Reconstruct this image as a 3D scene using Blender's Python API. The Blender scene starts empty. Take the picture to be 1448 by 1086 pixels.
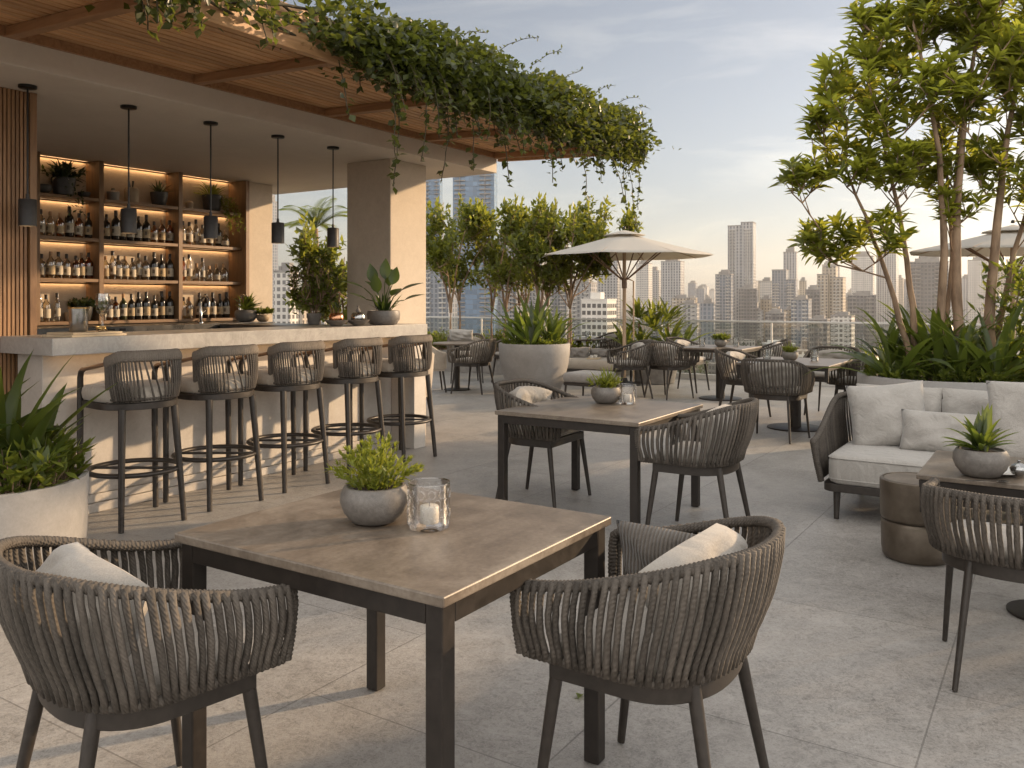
import bpy, bmesh, math, random
from mathutils import Vector, Matrix, Quaternion
from math import sin, cos, pi, radians, sqrt, atan2, exp
R = random.Random(7)
C = bpy.context.scene.collection
sc = bpy.context.scene

# ------------------------------------------------------------------ layout
# world x runs along the bar away from the camera, y towards the back of the bar
CAM = Vector((-2.80, -5.12, 1.42))
UR = Vector((0.543, -0.8398, 0))      # to the right of the camera
UF = Vector((0.8398, 0.543, 0))       # ahead of the camera
FPX, HOR, CX = 1200.0, 423.0, 724.0
def cw(X, d, z=0.0):
    p = Vector((CAM.x, CAM.y, 0)) + UR*X + UF*d
    return Vector((p.x, p.y, z))
def px(x, y, z=0.0):
    d = FPX*(CAM.z - z)/(y - HOR)
    return cw((x-CX)*d/FPX, d, z)
def face(fx, fd):                     # heading of a +Y-facing object whose front looks to (right, ahead) of the camera
    v = UR*fx + UF*fd
    return atan2(v.y, v.x) - pi/2

# ------------------------------------------------------------------ mesh builder
class MB:
    def __init__(s): s.v = []; s.f = []
    def add(s, vs, fs):
        o = len(s.v)
        s.v.extend([tuple(v) for v in vs])
        s.f.extend([tuple(i+o for i in f) for f in fs])
        return s
    def box(s, x0, x1, y0, y1, z0, z1):
        return s.add([(x0,y0,z0),(x1,y0,z0),(x1,y1,z0),(x0,y1,z0),(x0,y0,z1),(x1,y0,z1),(x1,y1,z1),(x0,y1,z1)],
              [(3,2,1,0),(4,5,6,7),(0,1,5,4),(1,2,6,5),(2,3,7,6),(3,0,4,7)])
    def cbox(s, c, w, d, h, rz=0):    # centred box, base at c.z
        m = Matrix.Rotation(rz, 3, 'Z'); c = Vector(c); vs = []
        for z in (0, h):
            for (a, b) in ((-1,-1),(1,-1),(1,1),(-1,1)):
                vs.append(c + m @ Vector((a*w/2, b*d/2, z)))
        return s.add(vs, [(3,2,1,0),(4,5,6,7),(0,1,5,4),(1,2,6,5),(2,3,7,6),(3,0,4,7)])
    def tube(s, pts, r, n=8, cap=True, closed=False, sq=None):
        pts = [Vector(p) for p in pts]; N = len(pts)
        rs = r if isinstance(r, (list, tuple)) else [r]*N
        def tan(i):
            if closed: return (pts[(i+1) % N]-pts[i-1]).normalized()
            return (pts[min(i+1, N-1)]-pts[max(i-1, 0)]).normalized()
        t = tan(0)
        a = Vector((0,0,1)) if abs(t.z) < .9 else Vector((1,0,0))
        nx = t.cross(a).normalized(); vs = []; fs = []
        for i in range(N):
            t2 = tan(i)
            q = t.rotation_difference(t2); nx = (q @ nx); nx = (nx - t2*nx.dot(t2)).normalized(); t = t2
            ny = t.cross(nx)
            for k in range(n):
                an = 2*pi*(k+.5)/n
                cx, cy = cos(an), sin(an)
                if sq: cx, cy = cx*sq[0], cy*sq[1]
                vs.append(pts[i] + (nx*cx + ny*cy)*rs[i])
        for i in range(N if closed else N-1):
            j = (i+1) % N
            for k in range(n):
                l = (k+1) % n
                fs.append((i*n+k, i*n+l, j*n+l, j*n+k))
        if cap and not closed:
            fs.append(tuple(range(n-1, -1, -1))); fs.append(tuple((N-1)*n+k for k in range(n)))
        return s.add(vs, fs)
    def lathe(s, prof, n=24, c=(0,0,0), a=1, b=1):
        vs = []; fs = []; m = len(prof)
        for (r, z) in prof:
            for k in range(n):
                an = 2*pi*k/n
                vs.append((c[0]+r*cos(an)*a, c[1]+r*sin(an)*b, c[2]+z))
        for i in range(m-1):
            for k in range(n):
                l = (k+1) % n
                fs.append((i*n+k, i*n+l, (i+1)*n+l, (i+1)*n+k))
        if prof[0][0] > 1e-5: fs.append(tuple(range(n-1, -1, -1)))
        if prof[-1][0] > 1e-5: fs.append(tuple((m-1)*n+k for k in range(n)))
        return s.add(vs, fs)
    def loft(s, outline, rings, puff=0, cen=(0,0)):
        # outline: closed list of (x,y); rings: (inset scale, z); closed top and bottom
        n = len(outline); vs = []; fs = []
        for (k, z) in rings:
            for (x, y) in outline:
                vs.append((cen[0]+(x-cen[0])*k, cen[1]+(y-cen[1])*k, z))
        m = len(rings)
        for i in range(m-1):
            for j in range(n):
                l = (j+1) % n
                fs.append((i*n+j, i*n+l, (i+1)*n+l, (i+1)*n+j))
        fs.append(tuple(range(n-1, -1, -1)))
        vs.append((cen[0], cen[1], rings[-1][1]+puff)); t = len(vs)-1
        for j in range(n): fs.append(((m-1)*n+j, (m-1)*n+(j+1) % n, t))
        return s.add(vs, fs)
    def leaf(s, p, d, up, L, W, fold=.25, droop=.1):
        d = d.normalized(); side = d.cross(up)
        if side.length < 1e-4: side = d.cross(Vector((1,0.2,0)))
        side.normalize(); nrm = side.cross(d)
        c1 = p + d*(L*.42) ; c2 = p + d*(L*.75) - nrm*(L*droop*.5); tip = p + d*L - nrm*(L*droop)
        w1 = side*(W*.5); w2 = side*(W*.36); f = nrm*(W*fold*.5)
        return s.add([p, c1-w1+f, c1, c1+w1+f, c2-w2+f*.7, c2, c2+w2+f*.7, tip],
                     [(0,2,1),(0,3,2),(1,2,5,4),(2,3,6,5),(4,5,7),(5,6,7)])
    def leafs(s, p, d, up, L, W, fold=.25):      # small four-triangle leaf
        d = d.normalized(); side = d.cross(up)
        if side.length < 1e-4: side = d.cross(Vector((1,0.2,0)))
        side.normalize(); nrm = side.cross(d)
        c = p + d*(L*.45); w = side*(W*.5); f = nrm*(W*fold*.5)
        return s.add([p, c-w+f, c, c+w+f, p+d*L], [(0,2,1),(0,3,2),(1,2,4),(2,3,4)])
    def strap(s, p, az, L, W, el, curl, n=7, fold=.3, wpos=.35, twist=0):
        p = Vector(p); vs = []; fs = []; h = Vector((cos(az), sin(az), 0)); sd = Vector((-sin(az), cos(az), 0)); q = p.copy()
        for i in range(n+1):
            t = i/n; a = el - curl*t*t
            w = W*.5*(min(1, (.35+t/wpos*.65)) if t < wpos else max(0.0, 1-((t-wpos)/(1-wpos))**1.7))
            nrm = h*(-sin(a)) + Vector((0,0,cos(a)))
            s2 = (sd*cos(twist*t) + nrm*sin(twist*t))
            if i < n:
                vs += [q - s2*w + nrm*(w*fold), q.copy(), q + s2*w + nrm*(w*fold)]
            else: vs += [q.copy()]
            q = q + (h*cos(a) + Vector((0,0,sin(a))))*(L/n)
        for i in range(n-1):
            b = i*3; fs += [(b,b+1,b+4,b+3),(b+1,b+2,b+5,b+4)]
        b = (n-1)*3; fs += [(b,b+1,b+3),(b+1,b+2,b+3)]
        return s.add(vs, fs)
    def build(s, name, mat, parent=None, smooth=None, bevel=0, seg=2, loc=None):
        me = bpy.data.meshes.new(name); me.from_pydata(s.v, [], s.f); me.update()
        o = bpy.data.objects.new(name, me); C.objects.link(o)
        if mat: me.materials.append(mat)
        if parent: o.parent = parent
        if loc is not None: o.location = loc
        if smooth is not None:
            me.polygons.foreach_set('use_smooth', [True]*len(me.polygons))
            if smooth < 179: me.set_sharp_from_angle(angle=radians(smooth))
        if bevel:
            b = o.modifiers.new('bevel', 'BEVEL'); b.width = bevel; b.segments = seg; b.limit_method = 'ANGLE'
            b.harden_normals = False
        return o

LONG = []
def tag(o, label=None, cat=None, group=None, kind=None):
    if label:
        o['label'] = label
        if not 4 <= len(label.split()) <= 16: LONG.append(label)
    if cat: o['category'] = cat
    if group: o['group'] = group
    if kind: o['kind'] = kind
    return o
def thing(name, label, cat, loc=(0,0,0), rz=0, group=None):
    o = bpy.data.objects.new(name, None); C.objects.link(o)
    o.empty_display_size = .1
    o.location = loc; o.rotation_euler = (0,0,rz)
    return tag(o, label, cat, group)
def dup(root, loc, rz=0, label=None, group=None, scale=None):
    r = root.copy(); C.objects.link(r); r.location = loc; r.rotation_euler = (0,0,rz)
    if label:
        r['label'] = label
        if not 4 <= len(label.split()) <= 16: LONG.append(label)
    if group: r['group'] = group
    if scale: r.scale = scale
    for ch in list(root.children):
        c = ch.copy(); C.objects.link(c); c.parent = r
        for g in list(ch.children):
            d = g.copy(); C.objects.link(d); d.parent = c
    return r
def rrect(w, d, r, n=5, cx=0, cy=0):
    out = []
    for (sx, sy, a0) in ((1,1,0),(-1,1,pi/2),(-1,-1,pi),(1,-1,3*pi/2)):
        for i in range(n+1):
            a = a0 + pi/2*i/n
            out.append((cx+sx*(w/2-r)+r*cos(a), cy+sy*(d/2-r)+r*sin(a)))
    return out
def resample(pts, n):
    pts = [Vector(p) for p in pts]; L = [0]
    for a, b in zip(pts, pts[1:]): L.append(L[-1]+(b-a).length)
    out = []; j = 0
    for i in range(n):
        t = L[-1]*i/(n-1)
        while j < len(L)-2 and L[j+1] < t: j += 1
        k = (t-L[j])/max(1e-9, L[j+1]-L[j])
        out.append(pts[j].lerp(pts[j+1], min(1,k)))
    return out
def sstep(x):
    x = max(0, min(1, x)); return x*x*(3-2*x)
ORD = ['first','second','third','fourth','fifth','sixth','seventh','eighth','ninth','tenth','eleventh','twelfth']

# ------------------------------------------------------------------ materials
class NT:
    def __init__(s, name):
        s.m = bpy.data.materials.new(name); s.m.use_nodes = True; s.t = s.m.node_tree
        s.t.nodes.clear(); s.out = s.n('ShaderNodeOutputMaterial')
    def n(s, kind, **kw):
        x = s.t.nodes.new(kind)
        for k, v in kw.items():
            if hasattr(x, k): setattr(x, k, v)
        return x
    def set(s, node, **kw):
        for k, v in kw.items(): node.inputs[k.replace('_', ' ')].default_value = v
        return node
    def l(s, a, b): s.t.links.new(a, b)
    def math(s, op, a, b=None, c=None):
        x = s.n('ShaderNodeMath', operation=op)
        for i, q in enumerate((a, b, c)):
            if q is None: continue
            if isinstance(q, (int, float)): x.inputs[i].default_value = q
            else: s.l(q, x.inputs[i])
        return x.outputs[0]
    def mix(s, fac, a, b, blend='MIX'):
        x = s.n('ShaderNodeMix', data_type='RGBA', blend_type=blend)
        for i, q in ((0, fac), (6, a), (7, b)):
            if isinstance(q, (int, float)): x.inputs[i].default_value = q
            elif isinstance(q, tuple): x.inputs[i].default_value = (*q[:3], 1)
            else: s.l(q, x.inputs[i])
        return x.outputs[2]
    def coords(s, kind='Object', scale=(1,1,1), rot=(0,0,0)):
        tc = s.n('ShaderNodeTexCoord'); mp = s.n('ShaderNodeMapping')
        mp.inputs['Scale'].default_value = scale; mp.inputs['Rotation'].default_value = rot
        s.l(tc.outputs[kind], mp.inputs[0]); return mp.outputs[0]
    def noise(s, vec, scale, detail=4, rough=.55, dist=0):
        x = s.n('ShaderNodeTexNoise'); s.l(vec, x.inputs['Vector'])
        x.inputs['Scale'].default_value = scale; x.inputs['Detail'].default_value = detail
        x.inputs['Roughness'].default_value = rough; x.inputs['Distortion'].default_value = dist
        return x.outputs[0]
    def ramp(s, fac, stops):
        x = s.n('ShaderNodeValToRGB'); e = x.color_ramp.elements
        while len(e) < len(stops): e.new(.5)
        for el, (p, c) in zip(e, stops):
            el.position = p; el.color = (*c, 1) if len(c) == 3 else c
        s.l(fac, x.inputs[0]); return x.outputs[0]
    def bump(s, h, strength, dist=.01, normal=None):
        x = s.n('ShaderNodeBump'); x.inputs['Strength'].default_value = strength; x.inputs['Distance'].default_value = dist
        s.l(h, x.inputs['Height'])
        if normal is not None: s.l(normal, x.inputs['Normal'])
        return x.outputs[0]
    def bsdf(s, color, rough=.6, normal=None, metal=0, spec=.5, **kw):
        b = s.n('ShaderNodeBsdfPrincipled')
        for k, q in (('Base Color', color), ('Roughness', rough), ('Metallic', metal), ('Specular IOR Level', spec)):
            if isinstance(q, (int, float)): b.inputs[k].default_value = q
            elif isinstance(q, tuple): b.inputs[k].default_value = (*q[:3], 1)
            else: s.l(q, b.inputs[k])
        if normal is not None: s.l(normal, b.inputs['Normal'])
        for k, v in kw.items(): b.inputs[k].default_value = v
        return b.outputs[0]
    def done(s, sh): s.l(sh, s.out.inputs[0]); return s.m

def pm(name, c1, c2, scale=8, rough=.6, bump=.2, bscale=None, metal=0, stretch=(1,1,1), detail=5, dist=.004, spec=.5, rvar=.1):
    t = NT(name); v = t.coords('Object', stretch)
    n = t.noise(v, scale, detail)
    col = t.ramp(n, [(.3, c1), (.7, c2)])
    nb = t.noise(v, bscale or scale*4, 4)
    rg = t.math('MULTIPLY_ADD', n, rvar*2, rough-rvar)
    return t.done(t.bsdf(col, rg, t.bump(nb, bump, dist) if bump else None, metal, spec))

def wood(name, c1, c2, c3, axis=0, rough=.5, pitch=0):
    st = [9,9,9]; st[axis] = .9
    t = NT(name); v = t.coords('Object', tuple(st))
    n = t.noise(v, 3.0, 6, .6, .8); f = t.noise(v, 18, 3)
    col = t.ramp(n, [(.28, c1), (.5, c2), (.75, c3)])
    g = t.n('ShaderNodeNewGeometry')
    hv = t.n('ShaderNodeHueSaturation'); t.l(col, hv.inputs['Color'])
    t.l(t.math('MULTIPLY_ADD', g.outputs['Random Per Island'], .5, .75), hv.inputs['Value'])
    return t.done(t.bsdf(hv.outputs[0], rough, t.bump(f, .25, .003)))

def leafmat(name, c1, c2, tr, rough=.42, transl=.38):
    t = NT(name); g = t.n('ShaderNodeNewGeometry')
    r = g.outputs['Random Per Island']
    v = t.coords('Object'); n = t.noise(v, 2.2, 2)
    f = t.math('ADD', t.math('MULTIPLY', r, .65), t.math('MULTIPLY', n, .45))
    col = t.ramp(f, [(.15, c1), (.85, c2)])
    b = t.bsdf(col, rough, spec=.45)
    tl = t.n('ShaderNodeBsdfTranslucent')
    t.l(t.mix(f, tr, tuple(min(1, k*1.5) for k in tr)), tl.inputs[0])
    m = t.n('ShaderNodeMixShader'); m.inputs[0].default_value = transl
    t.l(b, m.inputs[1]); t.l(tl.outputs[0], m.inputs[2])
    return t.done(m.outputs[0])

def thinglass(name, tint=(.96,.97,.97), refl=1.0, rough=.02, bumps=None, mil=0):
    t = NT(name)
    tr = t.n('ShaderNodeBsdfTransparent'); tr.inputs[0].default_value = (*tint, 1)
    gl = t.n('ShaderNodeBsdfGlossy'); gl.inputs['Roughness'].default_value = rough; gl.inputs[0].default_value = (.95,.95,.95,1)
    fr = t.n('ShaderNodeFresnel'); fr.inputs[0].default_value = 1.45
    if bumps:
        v = t.coords('Object'); vo = t.n('ShaderNodeTexVoronoi'); vo.inputs['Scale'].default_value = bumps; t.l(v, vo.inputs['Vector'])
        nb = t.bump(vo.outputs[0], 1.0, .01); t.l(nb, gl.inputs['Normal']); t.l(nb, fr.inputs['Normal'])
    m = t.n('ShaderNodeMixShader'); t.l(t.math('MINIMUM', t.math('MULTIPLY_ADD', fr.outputs[0], refl, mil), .9), m.inputs[0])
    t.l(tr.outputs[0], m.inputs[1]); t.l(gl.outputs[0], m.inputs[2])
    return t.done(m.outputs[0])

def emit(name, col, strength):
    t = NT(name); e = t.n('ShaderNodeEmission'); e.inputs[0].default_value = (*col, 1); e.inputs[1].default_value = strength
    return t.done(e.outputs[0])

def floor_mat():
    t = NT('floor_tiles'); v = t.coords('Object')
    b = t.n('ShaderNodeTexBrick'); b.offset = .5; t.l(v, b.inputs['Vector'])
    t.set(b, Scale=1.0, Mortar_Size=.0028, Mortar_Smooth=.1, Brick_Width=1.25, Row_Height=.95, Bias=0)
    b.inputs['Color1'].default_value = (0,0,0,1); b.inputs['Color2'].default_value = (1,1,1,1); b.inputs['Mortar'].default_value = (.5,.5,.5,1)
    big = t.noise(v, 1.1, 6, .62, .4); mid = t.noise(v, 6.5, 8, .68, 1.2); fine = t.noise(v, 55, 5, .65, .6)
    vein = t.noise(v, 4.0, 7, .7, 2.6)
    ve = t.math('SUBTRACT', 1.0, t.math('MINIMUM', t.math('MULTIPLY', t.math('ABSOLUTE', t.math('SUBTRACT', vein, .5)), 22), 1.0))
    vein2 = t.noise(v, 17.0, 6, .7, 2.2)
    ve2 = t.math('SUBTRACT', 1.0, t.math('MINIMUM', t.math('MULTIPLY', t.math('ABSOLUTE', t.math('SUBTRACT', vein2, .5)), 14), 1.0))
    f = t.math('ADD', t.math('MULTIPLY', big, .4), t.math('ADD', t.math('MULTIPLY', mid, .38), t.math('MULTIPLY', fine, .22)))
    col = t.ramp(f, [(.38, (.15,.137,.123)), (.5, (.24,.222,.203)), (.62, (.345,.323,.30))])
    col = t.mix(t.math('MULTIPLY', ve, .22), col, (.47,.445,.41))
    col = t.mix(t.math('MULTIPLY', ve2, .38), col, (.44,.415,.38))
    vein3 = t.noise(v, 42.0, 4, .6, 1.6)
    ve3 = t.math('SUBTRACT', 1.0, t.math('MINIMUM', t.math('MULTIPLY', t.math('ABSOLUTE', t.math('SUBTRACT', vein3, .5)), 12), 1.0))
    patch = t.noise(v, 2.3, 3)
    col = t.mix(t.math('MULTIPLY', t.math('MULTIPLY', ve3, patch), .6), col, (.45,.425,.39))
    pit = t.math('MULTIPLY', t.math('LESS_THAN', fine, .37), .30)
    col = t.mix(pit, col, (.12,.108,.095))
    stain = t.noise(v, .8, 5, .7, .8)
    col = t.mix(t.math('MULTIPLY', t.math('MAXIMUM', t.math('SUBTRACT', stain, .54), 0.0), 1.6), col, (.12,.108,.096))
    tone = t.math('MULTIPLY_ADD', b.outputs[0], .11, .90)
    hs = t.n('ShaderNodeHueSaturation'); t.l(col, hs.inputs['Color']); t.l(tone, hs.inputs['Value'])
    col = t.mix(t.math('MULTIPLY', b.outputs['Fac'], .5), hs.outputs[0], (.10,.09,.08))
    h = t.math('ADD', t.math('MULTIPLY', mid, .6), t.math('ADD', t.math('MULTIPLY', fine, .5), t.math('MULTIPLY', b.outputs['Fac'], -1.2)))
    rg = t.math('MULTIPLY_ADD', mid, .45, .26)
    return t.done(t.bsdf(col, rg, t.bump(h, .8, .005), spec=.45))

def stone_mat(name, c1, c2, c3, scale=3, rough=.6, veins=.15, bump=.25):
    t = NT(name); v = t.coords('Object')
    big = t.noise(v, scale*.4, 5, .6, .6); mid = t.noise(v, scale*3, 7, .65, 1); fine = t.noise(v, scale*25, 4, .6)
    f = t.math('ADD', t.math('MULTIPLY', big, .45), t.math('ADD', t.math('MULTIPLY', mid, .35), t.math('MULTIPLY', fine, .2)))
    col = t.ramp(f, [(.36, c1), (.5, c2), (.64, c3)])
    vein = t.noise(v, scale*1.6, 6, .65, 2.4)
    ve = t.math('SUBTRACT', 1.0, t.math('MINIMUM', t.math('MULTIPLY', t.math('ABSOLUTE', t.math('SUBTRACT', vein, .5)), 20), 1.0))
    col = t.mix(t.math('MULTIPLY', ve, veins), col, tuple(min(.8, k*1.5) for k in c3))
    h = t.math('ADD', t.math('MULTIPLY', mid, .5), t.math('MULTIPLY', fine, .5))
    return t.done(t.bsdf(col, t.math('MULTIPLY_ADD', mid, .3, rough-.15), t.bump(h, bump, .004)))

def fabric_mat(name, c1, c2, weave=450, rough=.9, wr=14, ribs=0):
    t = NT(name); v = t.coords('Object')
    n = t.noise(v, 260, 2); big = t.noise(v, 5, 4)
    col = t.ramp(t.math('ADD', t.math('MULTIPLY', n, .6), t.math('MULTIPLY', big, .4)), [(.35, c1), (.65, c2)])
    wv = t.noise(t.coords('Object', (1,1,1)), weave, 2)
    folds = t.noise(t.coords('Object', (1,1,.6)), wr, 3, .5, .6)
    nb = t.bump(folds, .6, .025)
    if ribs:
        w = t.n('ShaderNodeTexWave'); w.bands_direction = 'X'; w.inputs['Scale'].default_value = ribs; w.inputs['Distortion'].default_value = .6
        w.inputs['Detail'].default_value = 1.0
        t.l(v, w.inputs['Vector']); nb = t.bump(w.outputs[1], .9, .006, nb)
        col = t.mix(t.math('MULTIPLY', w.outputs[1], .45), col, tuple(k*1.35 for k in c2))
    nb = t.bump(wv, .35, .002, nb)
    b = t.bsdf(col, rough, nb, spec=.2, **{'Sheen Weight': .25, 'Sheen Roughness': .5})
    return t.done(b)

def rope_mat(name, c1, c2):
    t = NT(name); g = t.n('ShaderNodeNewGeometry')
    v = t.coords('Object', (1,1,.5)); n = t.noise(v, 130, 3, .6); b = t.noise(v, 12, 3)
    f = t.math('ADD', t.math('MULTIPLY', n, .5), t.math('ADD', t.math('MULTIPLY', g.outputs['Random Per Island'], .3), t.math('MULTIPLY', b, .25)))
    col = t.ramp(f, [(.3, c1), (.75, c2)])
    w = t.n('ShaderNodeTexWave'); w.bands_direction = 'DIAGONAL'; w.inputs['Scale'].default_value = 55; w.inputs['Distortion'].default_value = 1.0
    t.l(t.coords('Object'), w.inputs['Vector'])
    nb = t.bump(t.math('ADD', t.math('MULTIPLY', n, .6), t.math('MULTIPLY', w.outputs[1], .4)), .8, .003)
    return t.done(t.bsdf(col, .78, nb, spec=.3))

def facade_mat(name, wall, glass, ww=3.0, fh=3.2, fw=.55, fhh=.55, vary=.5, stripes=0):
    # window grid laid out in metres on the building's own walls
    t = NT(name); tc = t.n('ShaderNodeTexCoord'); sp = t.n('ShaderNodeSeparateXYZ'); t.l(tc.outputs['Object'], sp.inputs[0])
    u = t.math('DIVIDE', t.math('ADD', t.math('ADD', sp.outputs[0], sp.outputs[1]), 500), ww); z = t.math('DIVIDE', t.math('ADD', sp.outputs[2], 320), fh)
    fu = t.math('FRACT', u); fz = t.math('FRACT', z)
    mu = t.math('LESS_THAN', t.math('ABSOLUTE', t.math('SUBTRACT', fu, .5)), fw/2)
    mz = t.math('LESS_THAN', t.math('ABSOLUTE', t.math('SUBTRACT', fz, .5)), fhh/2)
    m = t.math('MULTIPLY', mu, mz)
    g = t.n('ShaderNodeNewGeometry'); tr = t.n('ShaderNodeVectorTransform', vector_type='NORMAL', convert_from='WORLD', convert_to='OBJECT')
    sn = t.n('ShaderNodeSeparateXYZ'); t.l(g.outputs['Normal'], sn.inputs[0])
    m = t.math('MULTIPLY', m, t.math('LESS_THAN', t.math('ABSOLUTE', sn.outputs[2]), .5))
    cb = t.n('ShaderNodeCombineXYZ'); t.l(t.math('FLOOR', u), cb.inputs[0]); t.l(t.math('FLOOR', z), cb.inputs[1])
    wn = t.n('ShaderNodeTexWhiteNoise', noise_dimensions='2D'); t.l(cb.outputs[0], wn.inputs[0])
    gl = t.mix(t.math('MULTIPLY', wn.outputs[0], vary), glass, tuple(min(.6, k*2.6+.03) for k in glass))
    n = t.noise(t.coords('Object', (.12,.12,.03)), 1.0, 4)
    wl = t.mix(n, tuple(k*.8 for k in wall), tuple(min(.85, k*1.12) for k in wall))
    # spandrel tone on some bays
    bay = t.math('FRACT', t.math('DIVIDE', u, 4.0)); bm = t.math('LESS_THAN', bay, .28)
    wl = t.mix(t.math('MULTIPLY', bm, .35), wl, tuple(k*.55 for k in wall))
    col = t.mix(m, wl, gl)
    return t.done(t.bsdf(col, t.math('MULTIPLY_ADD', m, -.55, .8), None))
HAZE = 0.00014
# ------------------------------------------------------------------ material library
M = {}
M['floor'] = floor_mat()
M['plaster'] = stone_mat('sand_plaster', (.43,.36,.285), (.50,.425,.34), (.57,.49,.40), 2.2, .8, .04, .35)
M['ceiling'] = stone_mat('soffit_plaster', (.57,.51,.44), (.62,.56,.485), (.66,.60,.525), 1.2, .85, .0, .12)
M['barstone'] = stone_mat('bar_stone', (.38,.345,.305), (.45,.412,.37), (.51,.475,.43), 2.2, .55, .07, .2)
M['counter'] = stone_mat('counter_stone', (.25,.236,.218), (.315,.298,.277), (.375,.357,.335), 2.6, .34, .2, .08)
M['concrete'] = stone_mat('pot_concrete', (.215,.203,.19), (.265,.251,.236), (.315,.30,.283), 3.5, .75, .03, .3)
M['concrete_pale'] = stone_mat('planter_concrete', (.28,.265,.25), (.32,.305,.29), (.36,.345,.33), 2.5, .7, .02, .2)
M['bowl'] = stone_mat('bowl_stone', (.09,.08,.072), (.15,.135,.12), (.23,.21,.19), 14, .5, .05, .3)
M['darkpot'] = pm('dark_ceramic', (.022,.02,.018), (.05,.045,.04), 14, .5, .15)
M['greypot'] = pm('grey_ceramic', (.14,.125,.11), (.22,.2,.175), 12, .6, .2)
M['jar'] = pm('jar_stoneware', (.26,.19,.12), (.38,.29,.19), 20, .55, .2)
M['soil'] = pm('soil', (.02,.014,.009), (.07,.045,.028), 60, .95, 1.0)
M['slat'] = wood('oak_slat', (.17,.085,.036), (.245,.13,.058), (.32,.18,.085), 2, .5)
M['slatback'] = pm('slat_backing', (.012,.008,.005), (.025,.016,.01), 10, .8, 0)
M['shelfwood'] = wood('shelf_oak', (.15,.082,.038), (.215,.122,.058), (.275,.165,.082), 0, .45)
M['uprightwood'] = wood('upright_oak', (.14,.075,.034), (.205,.115,.053), (.265,.155,.075), 2, .45)
M['backpanel'] = stone_mat('niche_plaster', (.36,.29,.21), (.42,.345,.26), (.47,.39,.30), 2.5, .8, .0, .2)
M['pergola'] = wood('pergola_wood', (.34,.175,.078), (.52,.29,.135), (.62,.38,.20), 0, .5)
M['beam'] = wood('beam_wood', (.24,.12,.054), (.34,.18,.085), (.44,.25,.125), 1, .5)
M['tabletop'] = None
M['frame'] = pm('dark_bronze_metal', (.017,.0135,.011), (.028,.022,.018), 30, .45, .05, metal=.2, spec=.4)
M['leg'] = pm('chair_leg_metal', (.026,.021,.017), (.042,.034,.028), 40, .45, .05, metal=.25)
M['black'] = pm('black_metal', (.010,.010,.010), (.018,.017,.016), 20, .4, 0, metal=.4)
M['shade'] = pm('pendant_shade', (.03,.028,.027), (.045,.042,.04), 30, .5, .1, metal=.3)
M['steel'] = pm('steel', (.32,.32,.32), (.45,.45,.44), 20, .22, .03, metal=1.0)
M['darksteel'] = pm('dark_steel', (.10,.10,.10), (.17,.165,.16), 8, .3, .03, metal=.9)
M['copper'] = pm('copper', (.45,.22,.12), (.6,.32,.18), 20, .2, 0, metal=1.0)
M['brass'] = pm('brass', (.5,.34,.14), (.62,.44,.2), 20, .25, 0, metal=1.0)
M['rope'] = rope_mat('taupe_rope', (.042,.036,.030), (.128,.109,.091))
M['ropelight'] = rope_mat('weathered_rope', (.07,.058,.047), (.18,.152,.124))
M['cushion'] = fabric_mat('oatmeal_cushion', (.29,.255,.212), (.375,.335,.285))
M['pale'] = fabric_mat('pale_linen', (.30,.28,.255), (.37,.35,.32))
M['grey'] = fabric_mat('grey_cushion', (.22,.205,.19), (.30,.28,.26))
M['greybeige'] = fabric_mat('greige_cushion', (.27,.245,.215), (.36,.33,.29), wr=9)
M['stripe'] = fabric_mat('ribbed_throw', (.07,.06,.05), (.13,.112,.094), ribs=26)
M['texture'] = fabric_mat('boucle', (.27,.25,.225), (.40,.375,.34), weave=160)
M['upholstery'] = fabric_mat('sand_upholstery', (.34,.29,.235), (.42,.365,.30))
def canvas_mat():
    t = NT('umbrella_canvas'); n = t.noise(t.coords('Object'), 40, 3)
    b = t.bsdf(t.ramp(n, [(.3, (.55,.52,.47)), (.7, (.61,.58,.53))]), .9, t.bump(n, .15, .003), spec=.2)
    tl = t.n('ShaderNodeBsdfTranslucent'); tl.inputs[0].default_value = (.60,.55,.46,1); m = t.n('ShaderNodeMixShader'); m.inputs[0].default_value = .38
    t.l(b, m.inputs[1]); t.l(tl.outputs[0], m.inputs[2]); return t.done(m.outputs[0])
M['canvas'] = canvas_mat()
M['teak'] = wood('umbrella_pole_wood', (.30,.20,.12), (.38,.265,.165), (.46,.33,.22), 2, .5)
M['armwood'] = wood('arm_wood', (.10,.052,.026), (.16,.085,.042), (.22,.12,.06), 1, .4)
M['bronze'] = pm('aged_bronze', (.085,.066,.048), (.17,.14,.108), 7, .42, .3, metal=.6, detail=8)
M['bark'] = pm('bark', (.13,.082,.05), (.36,.245,.155), 11, .85, .8, 30, stretch=(1,1,.35), dist=.01)
M['vinestem'] = pm('vine_stem', (.035,.028,.014), (.08,.06,.03), 30, .8, .3)
M['paper'] = pm('tray_wood', (.42,.32,.2), (.55,.44,.3), 8, .6, .1)
M['linen'] = pm('white_plate', (.62,.6,.56), (.7,.68,.64), 8, .35, 0)
M['wax'] = pm('candle_wax', (.46,.43,.38), (.52,.49,.43), 8, .5, 0)
M['rail'] = pm('rail_metal', (.50,.48,.44), (.58,.56,.52), 8, .35, 0, metal=.15)
M['pane'] = thinglass('railing_glass', (.86,.885,.88), 1.0, .01, None, .035)
M['tumbler'] = thinglass('tumbler_glass', (.90,.91,.91), 1.6, .03, None, .05)
M['relief'] = thinglass('relief_glass', (.985,.98,.975), .7, .02, None, .015)
M['clear'] = thinglass('clear_bottle', (.80,.74,.62), 1.6, .05, None, .06)
M['darkglass'] = pm('dark_bottle', (.010,.008,.006), (.02,.015,.01), 10, .12, 0, spec=.6)
M['greenglass'] = pm('green_bottle', (.018,.022,.008), (.035,.04,.014), 10, .12, 0, spec=.6)
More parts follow.
